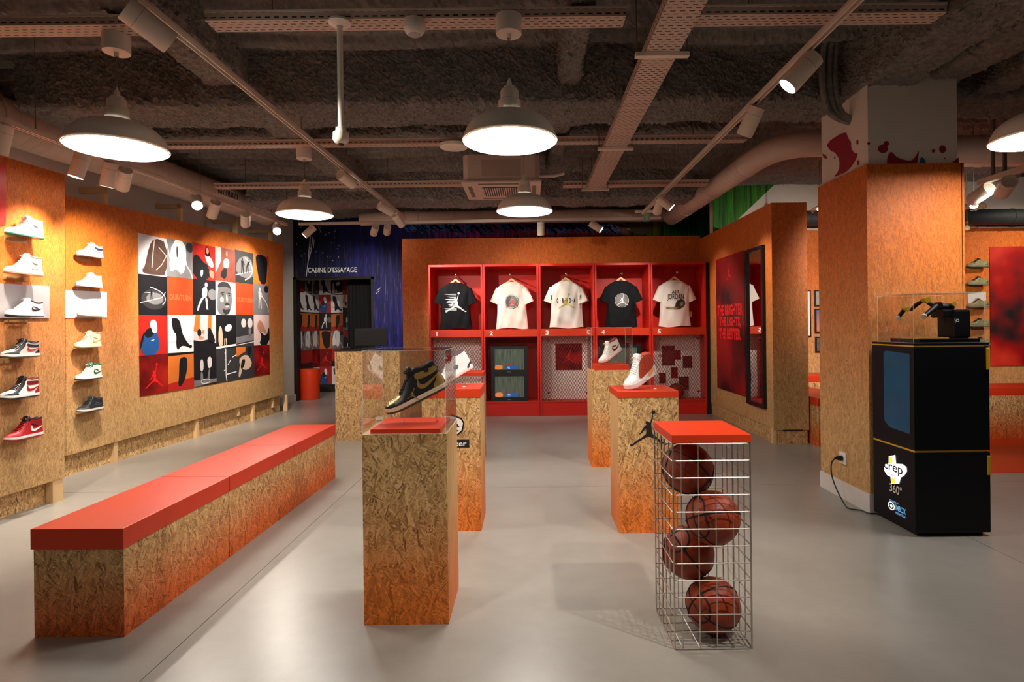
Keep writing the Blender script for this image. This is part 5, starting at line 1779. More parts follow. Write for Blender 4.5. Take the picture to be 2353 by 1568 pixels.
TILES = {
 'bag': ('lg', [('br', [S_([(.15, .02), (.12, .14), (.2, .16), (.35, .7), (.55, .97), (1, .90), (1, .06), (.6, .02)], 1)]), ('tan', stroke([(.55, .9), (.5, .6), (.45, .2)], .03) + stroke([(.7, .74), (.98, .55), (.8, .3), (.6, .15)], .02))]),
 'glow': ('mg', [('wh', [S_([(.05, .1), (.2, 1), (.7, 1), (.75, .5), (.6, .05), (.3, .25)], 1)]), ('dg', [S_([(.72, .9), (.8, 1), (1, .98), (1, .75), (.86, .72), (.74, .78)], 1), ell(.38, .68, .03, .16)]), ('wh', stroke([(0, .85), (.15, .35), (.22, .15)], .03) + stroke([(.68, .6), (.75, .35), (.9, .2), (1, 0)], .04))]),
 'lady': ('rd', [('bk', [S_([(0, .62), (.2, .7), (.45, .5), (.7, .42), (.75, 0), (0, 0)], 1), S_([(.55, .95), (.68, .98), (.74, .8), (.8, .62), (.52, .68)], 1)]), ('sk', [ell(.64, .84, .06, .09), S_([(.7, .3), (.95, .28), (.92, .05), (.75, .1)], 1)]), ('wh', [S_([(.5, .72), (.6, .66), (.75, .7), (.92, .5), (.88, .35), (.65, .45)], 1), S_([(.32, .25), (.45, .3), (.42, .1), (.33, .08)], 1)])]),
 'rust': ('rust', [('pk', [[(0, .2), (.28, .6), (.3, 1), (0, 1)]]), ('wh', [S_([(.35, .55), (.5, .72), (.7, .66), (.66, .42), (.4, .4)], 1)]), ('sk', [ell(.56, .84, .05, .09)]), ('bk', [S_([(.2, .15), (.4, .42), (.6, .38), (.5, .05)], 1)])]),
 'duel': ('dg', [('mg', [S_([(0, .25), (.1, .7), (.6, .9), (1, .7), (.95, .1)], 1)]), ('wh', arc(.1, .45, .85, .4, -60, 60, .03) + stroke([(0, .22), (.95, .42)], .025)), ('bk', fig(.38, .52, .55) + fig(.66, .55, .5, .2))]),
 'leg': ('og', [('bk', [S_([(.15, .95), (.6, 1), (.95, .9), (.86, .3), (.82, .02), (.4, .02), (.2, .6)], 1)]), ('rd', [S_([(.85, 1), (1, 1), (1, .6), (.92, .7)], 1)])]),
 'court': ('bk', [('dg', [ell(.52, .4, .44, .26)]), ('mg', [ell(.55, .42, .3, .15)]), ('wh', arc(.1, .42, .82, .30, -30, 70, .018) + stroke([(.05, .30), (.8, .46), (.92, .6)], .018) + stroke([(.2, .56), (.5, .56)], .012)), ('bk', fig(.42, .5, .26))]),
 'text': ('org', [('tx', 'OUR/TURN')]),
 'player': ('bk', [('mg', [ell(.85, .6, .2, .16)]), ('wh', [ell(.57, .86, .06, .07), S_([(.42, .8), (.62, .8), (.6, .48), (.36, .5)], 1), S_([(.36, .5), (.48, .5), (.3, .3), (.22, .12), (.16, .12), (.22, .3)], 1), S_([(.52, .5), (.62, .5), (.62, .2), (.68, .16), (.56, .16), (.56, .3)], 1)])]),
 'face': ('wh', [('mg', [S_([(.06, .0), (.08, .5), (.12, .82), (.3, .97), (.62, .95), (.78, .75), (.82, .4), (.7, .12), (.62, 0)], 2)]), ('dg', [S_([(.08, .78), (.12, .92), (.35, 1), (.66, .97), (.80, .74), (.62, .84), (.3, .84)], 1), S_([(.22, .66), (.42, .70), (.44, .66), (.24, .62)], 1), S_([(.58, .68), (.76, .66), (.74, .62), (.6, .64)], 1), ell(.34, .60, .055, .022), ell(.67, .59, .05, .022), S_([(.42, .34), (.56, .36), (.7, .33), (.66, .29), (.46, .29)], 1), S_([(.3, .2), (.5, .14), (.72, .2), (.66, .04), (.4, 0)], 1)]), ('lg', [S_([(.5, .62), (.55, .62), (.62, .42), (.5, .40)], 1), ell(.3, .45, .09, .08), S_([(.46, .27), (.66, .28), (.6, .23), (.5, .23)], 1)])]),
 'dunk': ('mg', [('wh', arc(.0, .1, .95, .6, 0, 70, .03)), ('lg', fig(.4, .52, .75)), ('bk', [ell(.82, .86, .14, .12)])]),
 'hoodie': ('rd', [('bl', [S_([(.05, 0), (.08, .4), (.25, .62), (.5, .66), (.66, .52), (.68, 0)], 1)]), ('bk', [S_([(.16, .55), (.3, .68), (.5, .66), (.5, .5), (.3, .42), (.2, .46)], 1), S_([(0, .1), (.05, .4), (.2, .64), (.12, .3)], 1)]), ('wh', [S_([(.36, .72), (.38, .86), (.5, .9), (.6, .82), (.62, .6), (.56, .54), (.44, .56), (.42, .66)], 1)]), ('wh', stroke([(.4, .36), (.5, .38)], .02))]),
 'dress': ('wh', [('lg', [[(0, .3), (1, .3), (1, .27), (0, .27)]]), ('bk', [S_([(.12, .9), (.3, .93), (.46, .85), (.52, .6), (.58, .45), (.8, .2), (.95, .18), (.9, .08), (.7, .16), (.5, .18), (.36, .05), (.3, .2), (.32, .5), (.2, .55)], 1)])]),
 'table': ('pk', [('og', [[(0, .55), (.1, 1), (.3, 1), (.25, .5)], [(.6, .5), (.65, 1), (.8, 1), (.78, .5)]]), ('bk', [[(0, 0), (1, 0), (1, .18), (.6, .3), (.3, .26), (0, .3)], S_([(.6, .3), (.62, .6), (.72, .66), (.86, .45), (.98, .2), (.7, .2)], 1), ell(.25, .5, .09, .11)]), ('sk', [S_([(.2, .3), (.25, .42), (.35, .4), (.5, .32)], 1), ell(.42, .52, .05, .07)])]),
 'shade': ('bk', [('tan', [S_([(.1, .1), (.12, .6), (.25, .7), (.35, .3), (.3, .05)], 1)]), ('wh', [S_([(.4, .62), (.62, .74), (.8, .68), (.72, .52), (.46, .5)], 1), [(0, .0), (1, .06), (1, .12), (0, .06)]]), ('tan', fig(.45, .3, .55)[2:4])]),
 'blur': ('dg', [('lg', [ell(.42, .74, .14, .14), ell(.78, .74, .15, .16)]), ('mg', [S_([(.68, .6), (.86, .6), (.8, .3), (.7, .3)], 1), [(0, .3), (1, .4), (1, .2), (0, .1)]]), ('wh', stroke([(0, .06), (1, .14)], .02))]),
 'neck': ('pk', [('sk', [S_([(.2, .6), (.3, .82), (.5, .8), (.75, .5), (.9, .3), (.5, .45), (.3, .45)], 1)]), ('bk', [S_([(.3, .5), (.8, .25), (1, .7), (1, 0), (.3, 0), (.5, .3)], 1)])]),
 'jump': ('dr', [('jr', 'LEAP')]),
 'heel': ('og', [('rd', [[(0, 0), (1, 0), (1, .3), (0, .2)]]), ('bk', [S_([(.42, .8), (.5, .86), (.62, .88), (.74, .82), (.72, .5), (.6, .2), (.45, .08), (.36, .12), (.4, .4)], 2), [(0, .92), (1, .95), (1, 1), (0, 1)]])]),
 'shins': ('bk', [('lg', [S_([(.28, .75), (.4, .74), (.42, .5), (.36, .4), (.26, .45)], 1), S_([(.58, .78), (.76, .82), (.8, .55), (.68, .46), (.6, .52)], 1)]), ('mg', [[(0, 0), (1, .06), (1, .16), (0, .18)], S_([(.28, .4), (.38, .4), (.4, .1), (.28, .1)], 1), S_([(.64, .46), (.72, .46), (.66, .12), (.56, .12)], 1)]), ('wh', arc(.5, .12, .2, .06, 0, 330, .02))]),
 'lines': ('dg', [('wh', stroke([(.46, 1), (.46, .2), (.5, .02)], .035) + stroke([(.5, .22), (1, .26)], .03) + stroke([(.56, .5), (.7, .64)], .025) + stroke([(.8, .72), (1, .78)], .025) + stroke([(.4, .86), (.46, .86)], .02) + stroke([(.4, .66), (.46, .66)], .02) + stroke([(.36, .34), (.46, .36)], .02))]),
 'sitter': ('dg', [('og', [[(0, .7), (.5, .85), (.5, 1), (0, 1)]]), ('tan', [S_([(.1, .6), (.4, .75), (.7, .7), (.9, .4), (.6, .25), (.3, .3)], 1), S_([(.08, .05), (.2, .5), (.34, .5), (.24, .1)], 1)]), ('bk', [ell(.72, .88, .14, .16), S_([(.2, .3), (.3, .62), (.5, .6), (.4, .35)], 1)])]),
}
GRID = [['bag', 'glow', 'lady', 'rust', 'duel', 'leg'], ['court', 'text', 'player', 'face', 'text', 'dunk'], ['hoodie', 'dress', 'table', 'shade', 'blur', 'neck'], ['jump', 'heel', 'shins', 'lines', 'sitter', 'jump']]
def clip01(poly):
    """clip a polygon to the unit square"""
    for ax, lim, sg in ((0, 0, 1), (0, 1, -1), (1, 0, 1), (1, 1, -1)):
        out = []
        for i in range(len(poly)):
            a, b = poly[i - 1], poly[i]
            ia = sg * (a[ax] - lim) >= 0; ib = sg * (b[ax] - lim) >= 0
            if ia != ib:
                t = (lim - a[ax]) / (b[ax] - a[ax])
                out.append((a[0] + (b[0] - a[0]) * t, a[1] + (b[1] - a[1]) * t))
            if ib:
                out.append(b)
        poly = out
        if not poly:
            return []
    return poly
def tile(parent, key, o, ru, rv, w, h, n):
    """photo print: backing board plus printed shapes; o = lower-left corner"""
    bgk, layers = TILES[key]
    mb = MB(); mb.obox(o + ru * w / 2 + rv * h / 2 - n * .0015, ru, rv, n, w - .002, h - .002, .003)
    b = mb.build('photo_print', K[bgk], parent)
    base = frame_mat(o, ru, rv, n)
    loc = Matrix.Translation(-(root_loc(b)))
    for i, (ck, ps) in enumerate(layers):
        z = .0006 + .0004 * i
        if ps == 'OUR/TURN':
            me = text_mesh('OUR/TURN', w * .86, h * .16, .03)
            M = frame_mat(o + ru * w / 2 + rv * h * .47 + n * z, ru, rv, n)
        elif ps == 'LEAP':
            me = flat_mesh(scaled(LEAPER, h * .62))
            M = frame_mat(o + ru * w * .5 + rv * h * .48 + n * z, ru, rv, n)
        else:
            ps = [clip01(p) for p in ps]
            ps = [[(x * w, y * h) for x, y in p] for p in ps if len(p) > 2]
            M = frame_mat(o + n * z, ru, rv, n)
            if 1 < len(ps) <= 3:
                for p in ps[1:]:
                    link('printed_shape', flat_mesh([p]), K[ck], b).matrix_local = loc @ M
                ps = ps[:1]
            me = flat_mesh(ps)
        ob = link('printed_shape', me, K[ck], b)
        ob.matrix_local = loc @ M
        if isinstance(ps, list) and len(ps) > 3:
            ob['kind'] = 'stuff'
    return b
LC = thing('photo_collage', 'collage of sports and portrait photos in black, white and red on the chipboard wall', 'poster', onL(468, 720))
# columns narrow with distance: cut the true rectangle on the wall evenly
a0 = onL(318, 725); a1 = onL(617.5, 725)
zt = (onL(318, 537).z * .5 + onL(617, 588).z * .5); zb_ = (onL(320, 913).z + onL(618, 860).z) / 2
zt_l, zt_r, zb_l, zb_r = onL(318, 537).z, onL(617, 588).z, onL(320, 913).z, onL(618, 860).z
wtot = (a1 - a0).dot(LD)
cols_px = [318, 384, 443, 495, 541, 582, 617.5]
xs_ = [(onL(p_, 725) - a0).dot(LD) for p_ in cols_px]
for r_ in range(4):
    for c_ in range(6):
        f = (xs_[c_] + xs_[c_ + 1]) / 2 / wtot
        top = zt_l + (zt_r - zt_l) * f; bot = zb_l + (zb_r - zb_l) * f
        hh = (top - bot) / 4
        o = Vector((a0.x, a0.y, 0)) + LD * xs_[c_] + LN * .006
        o.z = bot + hh * (3 - r_)
        tile(LC, GRID[r_][c_], o, LD, UP, xs_[c_ + 1] - xs_[c_], hh, LN)

# fitting cubicle collage (rear lining) and its curtain-side prints
FC = thing('photo_collage', 'dark collage of the same photos lining the fitting room', 'poster', (-3.6, 12.29, 1.2))
seq = [['jump', 'dress', 'shade', 'jump', 'bag'], ['dress', 'hoodie', 'dress', 'table', 'dress'], ['heel', 'player', 'heel', 'shins', 'heel'], ['glow', 'leg', 'glow', 'lady', 'glow'], ['rd_', 'jump', 'rd_', 'rd_', 'jump'], ['dress', 'hoodie', 'dress', 'bag', 'dress']]
TILES['rd_'] = ('rd', [('bk', [[(0, 0), (1, 0), (1, .35), (0, .3)]])])
fw = .245
for r_ in range(6):
    for c_ in range(3):
        tile(FC, seq[r_][c_ + 1], Vector((-4.35 + c_ * fw, 12.294, .16 + (5 - r_) * .375)), Vector((1, 0, 0)), UP, fw, .375, Vector((0, -1, 0)))
FC2 = thing('photo_collage', 'strip of the same photos on the cubicle side lining next to the stool', 'poster', (-4.355, 11.6, 1.2))
for r_ in range(6):
    for c_ in range(3):
        tile(FC2, seq[r_][(c_ * 2) % 5], Vector((-4.354, 11.06 + c_ * .41, .16 + (5 - r_) * .375)), Vector((0, 1, 0)), UP, .41, .375, Vector((1, 0, 0)))
CUR = thing('curtain', 'black fitting-room curtain drawn to the monitor side', 'curtain', (-3.1, 11.2, 0))
cv = MB(); ring_a = []; ring_b = []
for i in range(41):
    x_ = -3.42 + .55 * i / 40
    y_ = 11.18 + .035 * math.sin(i * 1.25)
    ring_a.append((x_, y_)); ring_b.append((x_, y_ + .012))
lp_ = ring_a + ring_b[::-1]
cv.loft([[(a_, b_, z_) for a_, b_ in lp_] for z_ in (.04, 2.36)])
cv.build('cloth', mat('curtain_black', rgb(14, 13, 18), .9), CUR, smooth=True)
MB().cyl((-4.33, 11.19, 2.37), (-2.78, 11.19, 2.37), .012, n=10).build('rail', CHROME, CUR)
LETTER_W = mat('white_vinyl', rgb(240, 240, 238), .5, var=0)
pa, pb = at(708, 621, WB), at(820, 621, WB)
sg = thing('wall_lettering', 'white fitting-room lettering on the blue drip-painted wall', 'lettering', ((pa.x + pb.x) / 2, WB - .004, pa.z))
lettering("CABINE D'ESSAYAGE", frame_mat((sg.location.x, WB - .012, pa.z - .003), *FRONT), (pb - pa).x, .098, LETTER_W, sg, bold=.008, depth=.008)
# white drips on the mural
DRIP = mat('white_drip', rgb(200, 200, 214), .6, var=.2, vs=20)
def drip(pts, w):
    ps = [at(a, b, WB - .003) for a, b in pts]
    me = flat_mesh(stroke([(p_.x, p_.z) for p_ in ps], w))
    o = link('paint_drip', me, DRIP, WALL_B)
    o.matrix_local = frame_mat((0, WB - .003, 0), *FRONT)
drip([(713, 540), (712, 560), (710, 575), (709, 592)], .02); drip([(719, 545), (717, 560), (714, 580), (708, 600), (706, 618), (703, 640)], .014); drip([(722, 550), (720, 570)], .012)
drip([(731, 520), (738, 535)], .008); drip([(866, 668), (874, 662)], .012); drip([(863, 676), (872, 668)], .010)
random.seed(5)
for _ in range(26):
    x_, y_ = random.uniform(678, 780), random.uniform(522, 600)
    drip([(x_, y_), (x_ + random.uniform(-1.5, 1.5), y_ + random.uniform(1, 3))], random.uniform(.006, .014))
# blue scribbles over the lockers
SCR = mat('blue_scribble', rgb(56, 128, 214), .6, var=.2)
sp = []
random.seed(11)
x_ = 930.0
while x_ < 1420:
    y0_ = 520 + random.uniform(-4, 10)
    pts = [(x_ + 9 * math.cos(a * .9) + a * 2.2, y0_ + 9 * math.sin(a * .9 + 1)) for a in range(9)]
    sp += stroke([(at(a, b, WB - .004).x, at(a, b, WB - .004).z) for a, b in pts], random.uniform(.02, .05))
    x_ += random.uniform(7, 12)
o = link('paint_scribble', flat_mesh(sp), SCR, WALL_B); o.matrix_local = frame_mat((0, WB - .004, 0), *FRONT)
PEEL = mat('pale_flake', rgb(150, 140, 120), .8, var=.3, vs=12)
fl_ = [smoothpoly([(1432, 520), (1450, 514), (1478, 516), (1497, 512), (1498, 538), (1470, 540), (1445, 530)], 2), smoothpoly([(1390, 510), (1430, 509), (1440, 514), (1400, 516)], 1)]
o = link('paint_flake', flat_mesh([[(at(a, b, WB - .005).x, at(a, b, WB - .005).z) for a, b in p_] for p_ in fl_]), PEEL, WALL_B); o.matrix_local = frame_mat((0, WB - .005, 0), *FRONT)

# stool in the fitting room
ST = thing('stool', 'red cylindrical stool standing in the fitting-room doorway', 'stool', (-4.12, 11.08, 0))
MB().lathe([(.0001, 0), (.175, 0), (.182, .01), (.182, .50), (.0001, .50)], 40).build('drum', RED, ST, smooth=True, world=False)
MB().lathe([(.0001, .575), (.165, .575), (.182, .56), (.184, .50), (.0001, .50)], 40).build('seat_pad', RED, ST, smooth=True, world=False)

# ---- mirror and slogan poster on the partition
PXF = PWX - .012
def onP(px, py, x=PXF):
    return hit(px, py, (x, 0, 0), Vector((-1, 0, 0)))
q = [onP(1644, 597), onP(1708, 577), onP(1714, 912), onP(1649, 892)]
yn = (q[1].y + q[2].y) / 2; yf = (q[0].y + q[3].y) / 2
ztp = (q[0].z + q[1].z) / 2; zbt = (q[2].z + q[3].z) / 2
SPo = thing('wall_poster', 'tall dark red slogan poster beside the mirror', 'poster', (PXF, (yn + yf) / 2, (ztp + zbt) / 2))
MB().box(PXF, PXF + .010, yn, yf, zbt, ztp).build('sheet', red_cloud('slogan_red', rgb(46, 4, 10), rgb(132, 8, 14), rgb(166, 20, 20), 1.5), SPo)
RSIDE = (Vector((0, -1, 0)), Vector((0, 0, 1)), Vector((-1, 0, 0)))
ym = (yn + yf) / 2; wd = yf - yn
for body, py, fw_ in (('THE BRIGHTER', 712, .90), ('THE LIGHTS,', 741, .76), ('THE BETTER.', 768, .78)):
    zz = onP(1678, py).z
    lettering(body, frame_mat((PXF - .0015, ym, zz), *RSIDE), wd * fw_, .15, mat('bright_red_print', rgb(232, 22, 26), .5, var=0), SPo, bold=.05)
zz = onP(1674, 625).z
decal(scaled(LEAPER, .22), frame_mat((PXF - .0015, ym, zz), *RSIDE), INK_R, SPo)
q = [onP(1711, 573, PWX - .03), onP(1753, 566, PWX - .03), onP(1755, 940, PWX - .03), onP(1716, 927, PWX - .03)]
my0, my1 = (q[1].y + q[2].y) / 2, (q[0].y + q[3].y) / 2
mz1, mz0 = (q[0].z + q[1].z) / 2, (q[2].z + q[3].z) / 2
MI = thing('mirror', 'tall narrow mirror in a black frame on the chipboard partition', 'mirror', (PWX, (my0 + my1) / 2, mz0))
fw_ = .045
MB().box(PWX - .035, PWX, my0, my0 + fw_, mz0, mz1).build('frame_rail', BLACK, MI); MB().box(PWX - .035, PWX, my1 - fw_, my1, mz0, mz1).build('frame_rail', BLACK, MI)
MB().box(PWX - .035, PWX, my0 + fw_, my1 - fw_, mz0, mz0 + fw_).build('frame_rail', BLACK, MI); MB().box(PWX - .035, PWX, my0 + fw_, my1 - fw_, mz1 - fw_, mz1).build('frame_rail', BLACK, MI)
MB().box(PWX - .014, PWX, my0 + fw_, my1 - fw_, mz0 + fw_, mz1 - fw_).build('mirror_glass', mat('mirror_silver', (.92, .92, .92, 1), .02, metal=1.0, var=0), MI)

# ================================================================== SNEAKER-CARE MACHINE
GLASS_BLUE = mat('blue_glass', rgb(20, 84, 120), .15, spec=.5, var=.3, vs=5)
MX0, MX1, MY0, MY1 = 2.378, 2.845, 3.622, 4.06
MC = thing('sneaker_care_machine', 'tall black sneaker-care machine with yellow trim lines and a lit logo, beside the column', 'machine', ((MX0 + MX1) / 2, (MY0 + MY1) / 2, 0))
MBLK = mat('machine_black', rgb(6, 8, 16), .45, spec=.25, var=.05)
MB().box(MX0 + .03, MX1 - .03, MY0 + .03, MY1 - .03, 0, .03).build('castor_base', BLACK_MATT, MC)
MB().box(MX0, MX1, MY0, MY1, .025, .522).build('lower_cabinet', MBLK, MC, bevel=.006)
MB().box(MX0, MX1, MY0, MY1, .532, 1.176).build('upper_cabinet', MBLK, MC, bevel=.006)
MB().box(MX0 + .004, MX1 - .03, MY0 + .004, MY1, .520, .534).build('yellow_trim', YELLOW, MC)
MB().box(MX0 + .002, MX1 - .03, MY0 + .002, MY1, 1.174, 1.184).build('yellow_trim', YELLOW, MC)
MB().box(MX0, MX1, MY0, MY1, 1.183, 1.197).build('top_plate', MBLK, MC, bevel=.003)
MB().box(MX1 - .022, MX1 - .004, MY0 - .012, MY0 + .001, 1.03, 1.165).build('door_handle', YELLOW, MC, bevel=.004)
MB().box(MX1 - .022, MX1 - .004, MY0 - .012, MY0 + .001, .38, .50).build('door_handle', YELLOW, MC, bevel=.004)
def onM(px, py, x=MX0 - .001):
    return hit(px, py, (x, 0, 0), Vector((-1, 0, 0)))
def mpoly(pts, m, name, dx=.0015):
    w = [onM(a, b, MX0 - dx) for a, b in pts]
    me = flat_mesh([[(-p_.y, p_.z) for p_ in w]])
    o = link(name, me, m, MC)
    return place(o, frame_mat((MX0 - dx, 0, 0), (0, -1, 0), (0, 0, 1), (-1, 0, 0)))
mpoly([(2030, 810), (2036, 806), (2090, 814), (2091, 998), (2044, 982), (2032, 966)], GLASS_BLUE, 'viewing_window')
GLOW_W = emis('logo_white', (1, 1, 1, 1), 1.6); GLOW_Y = emis('logo_yellow', (1.0, .85, .05, 1), 1.0); GLOW_B = emis('logo_blue', (.25, .6, 1.0, 1), .7); GLOW_S = mat('pale_grey_print', rgb(222, 218, 210), .5, var=0)
mpoly([(2042, 1049), (2057, 1046), (2059, 1066), (2074, 1067), (2083, 1074), (2084, 1084), (2078, 1093), (2070, 1098), (2066, 1112), (2048, 1112), (2046, 1096), (2038, 1092), (2032, 1082), (2032, 1068), (2042, 1064)], GLOW_W, 'lit_logo', .002)
mpoly([(2042, 1050), (2050, 1049), (2051, 1064), (2043, 1064)], GLOW_Y, 'lit_logo', .0028); mpoly([(2047, 1098), (2055, 1099), (2057, 1111), (2049, 1111)], GLOW_Y, 'lit_logo', .0028)
def mtext(body, x0, x1, yc, hpx, m, bold=.02):
    a = onM(x0, yc); b = onM(x1, yc)
    c = onM((x0 + x1) / 2, yc)
    lettering(body, frame_mat((MX0 - .0036, (a.y + b.y) / 2, c.z), *RSIDE), abs(a.y - b.y), hpx / FPX * c.y, m, MC, bold=bold)
mtext('crep', 2032, 2075, 1080, 21, INK, .012); mtext('protect', 2040, 2056, 1091, 4, INK, .02)
mtext('360\u00b0', 2045, 2073, 1125, 20, GLOW_S, .015)
mtext('POWERED BY', 2045, 2065, 1154, 4, GLOW_B); mtext('IMBOX', 2059, 2082, 1172, 13, GLOW_B, .01); mtext('PROTECTION', 2059, 2081, 1184, 5, GLOW_B)
c_ = onM(2049, 1163)
for r0, r1, m_ in ((.021, .027, GLOW_W), (.0, .010, GLOW_W)):
    pl = ring_polys(0, 0, max(r0, .0005), r1, 16)
    place(link('lit_logo', flat_mesh([[(x * 1.3, y) for x, y in p_] for p_ in pl]), m_, MC), frame_mat((MX0 - .0036, c_.y, c_.z), *RSIDE))
# arm rig on top
MB().box(MX0 + .06, MX1 - .03, MY0 + .03, MY0 + .33, 1.197, 1.222).build('rig_base', MBLK, MC, bevel=.006)
MB().box(MX0 + .08, MX0 + .27, MY0 + .07, MY0 + .26, 1.222, 1.230).build('yellow_tray', YELLOW, MC)
MB().box(MX1 - .155, MX1 - .05, MY0 + .08, MY0 + .24, 1.222, 1.405).build('rig_tower', MBLK, MC, bevel=.014)
MB().box(MX1 - .21, MX1 - .06, MY0 + .10, MY0 + .22, 1.355, 1.405).build('rig_beam', MBLK, MC, bevel=.01)
place(link('tower_logo', flat_mesh(ring_polys(0, 0, .007, .010, 14) + stroke([(-.016, .012), (-.014, -.016)], .003)), INK_W, MC), frame_mat((MX1 - .135, MY0 + .0795, 1.335), *FRONT))
def jt(px, py, Y=None):
    """point of the arm; it reaches back inside the cover the further it is from the tower"""
    if Y is None:
        Y = MY0 + .16 + .10 * min(1, max(0, (2160 - px) / 96))
    return at(px, py, Y)
YGOLD = mat('yellow_metal', rgb(206, 176, 50), .3, metal=.5)
seg = [(2188, 706), (2160, 706), (2140, 700), (2123, 690), (2104, 702), (2094, 712), (2078, 712), (2064, 730)]
rr_ = [.030, .030, .020, .017, .017, .014, .018, .016]
arm = MB(); arm.tube([jt(*p_) for p_ in seg], [r_ * .75 for r_ in rr_], 12)
arm.build('robot_arm', MBLK, MC, smooth=True)
arm = MB(); arm.tube([jt(2152, 704, MY0 + .14), jt(2140, 714, MY0 + .13), jt(2124, 727, MY0 + .11)], [.020, .017, .014], 12); arm.build('robot_arm', MBLK, MC, smooth=True)
for px, py, r_, m_ in ((2122, 690, .019, YGOLD), (2078, 710, .014, YGOLD), (2182, 699, .014, YGOLD), (2150, 702, .019, MBLK)):
    c_ = jt(px, py) - Vector((0, .02, 0))
    MB().lathe([(.0001, -.022), (r_, -.022), (r_ * 1.05, 0), (r_, .022), (.0001, .022)], 20, c_, (0, 1, 0)).build('joint_cap', m_, MC, smooth=True)
for px, py, Y_ in ((2123, 727, MY0 + .108), (2064, 731, MY0 + .255)):
    c_ = jt(px, py, Y_)
    MB().lathe([(.0001, -.006), (.015, -.006), (.016, .01), (.012, .012), (.0001, .010)], 20, c_, (-.5, -.6, -.3)).build('nozzle', mat('pale_ring', rgb(200, 196, 190), .4), MC, smooth=True)
case('clear acrylic cover over the robot arm of the black machine', MX0 + .004, MX1 - .02, MY0 + .004, MY1 - .06, 1.198, 1.508)

# socket and cord on the column
def onC(px, py):
    return hit(px, py, (CX0 - .02, 0, 0), Vector((-1, 0, 0)))
sc_ = onC(1939, 1053)
SO = thing('wall_socket', 'white wall socket low on the chipboard column', 'socket', sc_)
MB().box(-.012, 0, -.045, .045, -.045, .045).build('cover_plate', mat('socket_white', rgb(226, 222, 214), .4), SO, world=False, bevel=.004)
MB().lathe([(.0001, .0125), (.026, .0125), (.028, .011)], 20, (0, 0, 0), (-1, 0, 0)).build('outlet_well', mat('socket_white', rgb(226, 222, 214), .4), SO, smooth=True, world=False)
PC = thing('power_cord', 'black power cord running from the column socket to the machine', 'cord', sc_ - Vector((.015, 0, 0)))
s0 = Vector(PC.location)
MB().lathe([(.0001, 0), (.02, 0), (.02, .02), (.012, .04), (.007, .055)], 16, (0, 0, 0), (-1, 0, 0)).build('plug', BLACK, PC, smooth=True, world=False)
def flp(px, py):
    p_ = atz(px, py, .007); return p_
path = [s0 + Vector((-.05, 0, 0)), s0 + Vector((-.085, -.01, -.04)), s0 + Vector((-.10, -.05, -.13)), s0 + Vector((-.095, -.14, -.24)), s0 + Vector((-.08, -.26, -.33)), flp(1972, 1172), flp(1996, 1180), flp(2016, 1181), Vector((MX0 + .02, MY1 - .02, .007))]
def spline(pts, n=8):
    out = []
    for i in range(len(pts) - 1):
        p0, p1, p2, p3 = pts[max(i - 1, 0)], pts[i], pts[i + 1], pts[min(i + 2, len(pts) - 1)]
        for k in range(n):
            t = k / n
            out.append(.5 * ((2 * p1) + (p2 - p0) * t + (2 * p0 - 5 * p1 + 4 * p2 - p3) * t * t + (3 * p1 - p0 - 3 * p2 + p3) * t ** 3))
    out.append(pts[-1])
    return out
sp_ = spline(path)
for p_ in sp_: p_.z = max(p_.z, .006)
MB().tube(sp_, .005, 8).build('cable', BLACK, PC, smooth=True)

# ================================================================== CEILING SERVICES
def tray_x(label, x0, x1, yc, z, w=.15, h=.07, hang=True):
    t = thing('cable_tray', label, 'cable tray', (x0, yc, z), 0, 'perforated cable trays')
    MB().box(x0, x1, yc - w / 2, yc + w / 2, z, z + .003).build('bottom_sheet', TRAY_M, t)
    MB().box(x0, x1, yc - w / 2, yc - w / 2 + .003, z + .003, z + h).build('side_sheet', TRAY_M, t)
    MB().box(x0, x1, yc + w / 2 - .003, yc + w / 2, z + .003, z + h).build('side_sheet', TRAY_M, t)
    MB().box(x0, x1, yc - w / 2 - .004, yc - w / 2, z + h - .012, z + h).build('rolled_lip', WARM_METAL, t)
    x = x0 + .35
    while x < x1:
        MB().cyl((x, yc, z + .003), (x, yc, CZ), .004, n=5).build('hanger_rod', CORD_M, t)
        x += 1.7
    return t
tray_x('perforated cable tray carrying the front pendants, between the beams', -1.78, .57, 3.34, 3.055, .13, .055)
tray_x('perforated cable tray over the sneaker wall side, in line with the front pendants', -4.05, -2.02, 3.34, 3.04, .13, .055)
tray_x('perforated cable tray over the column side, in line with the front pendants', .93, 2.36, 3.34, 3.055, .13, .055)
tray_x('perforated cable tray carrying the second row of pendants', -3.85, 2.1, 5.60, 3.07, .11, .05)
tray_x('perforated cable tray near the air-conditioning cassette', -3.7, -.42, 7.02, 3.02, .12, .05)
tray_x('perforated cable tray between the cassette and the diagonal duct', .45, 2.2, 7.14, 3.02, .15, .05)
# long tray in depth
TY = thing('cable_tray', 'wide perforated cable tray running straight towards the lockers', 'cable tray', (.82, 2.0, 2.95), 0, 'perforated cable trays')
MB().box(.72, .92, .6, 7.05, 2.95, 2.953).build('bottom_sheet', TRAY_M, TY)
MB().box(.72, .723, .6, 7.05, 2.953, 3.01).build('side_sheet', TRAY_M, TY)
MB().box(.917, .92, .6, 7.05, 2.953, 3.01).build('side_sheet', TRAY_M, TY)
for y in (3.50, 5.35, 6.95):
    MB().box(.66, .98, y - .02, y + .02, 2.925, 2.949).build('support_bar', WARM_METAL, TY)
    for x in (.67, .97):
        MB().cyl((x, y, 2.94), (x, y, CZ), .004, n=5).build('hanger_rod', CORD_M, TY)

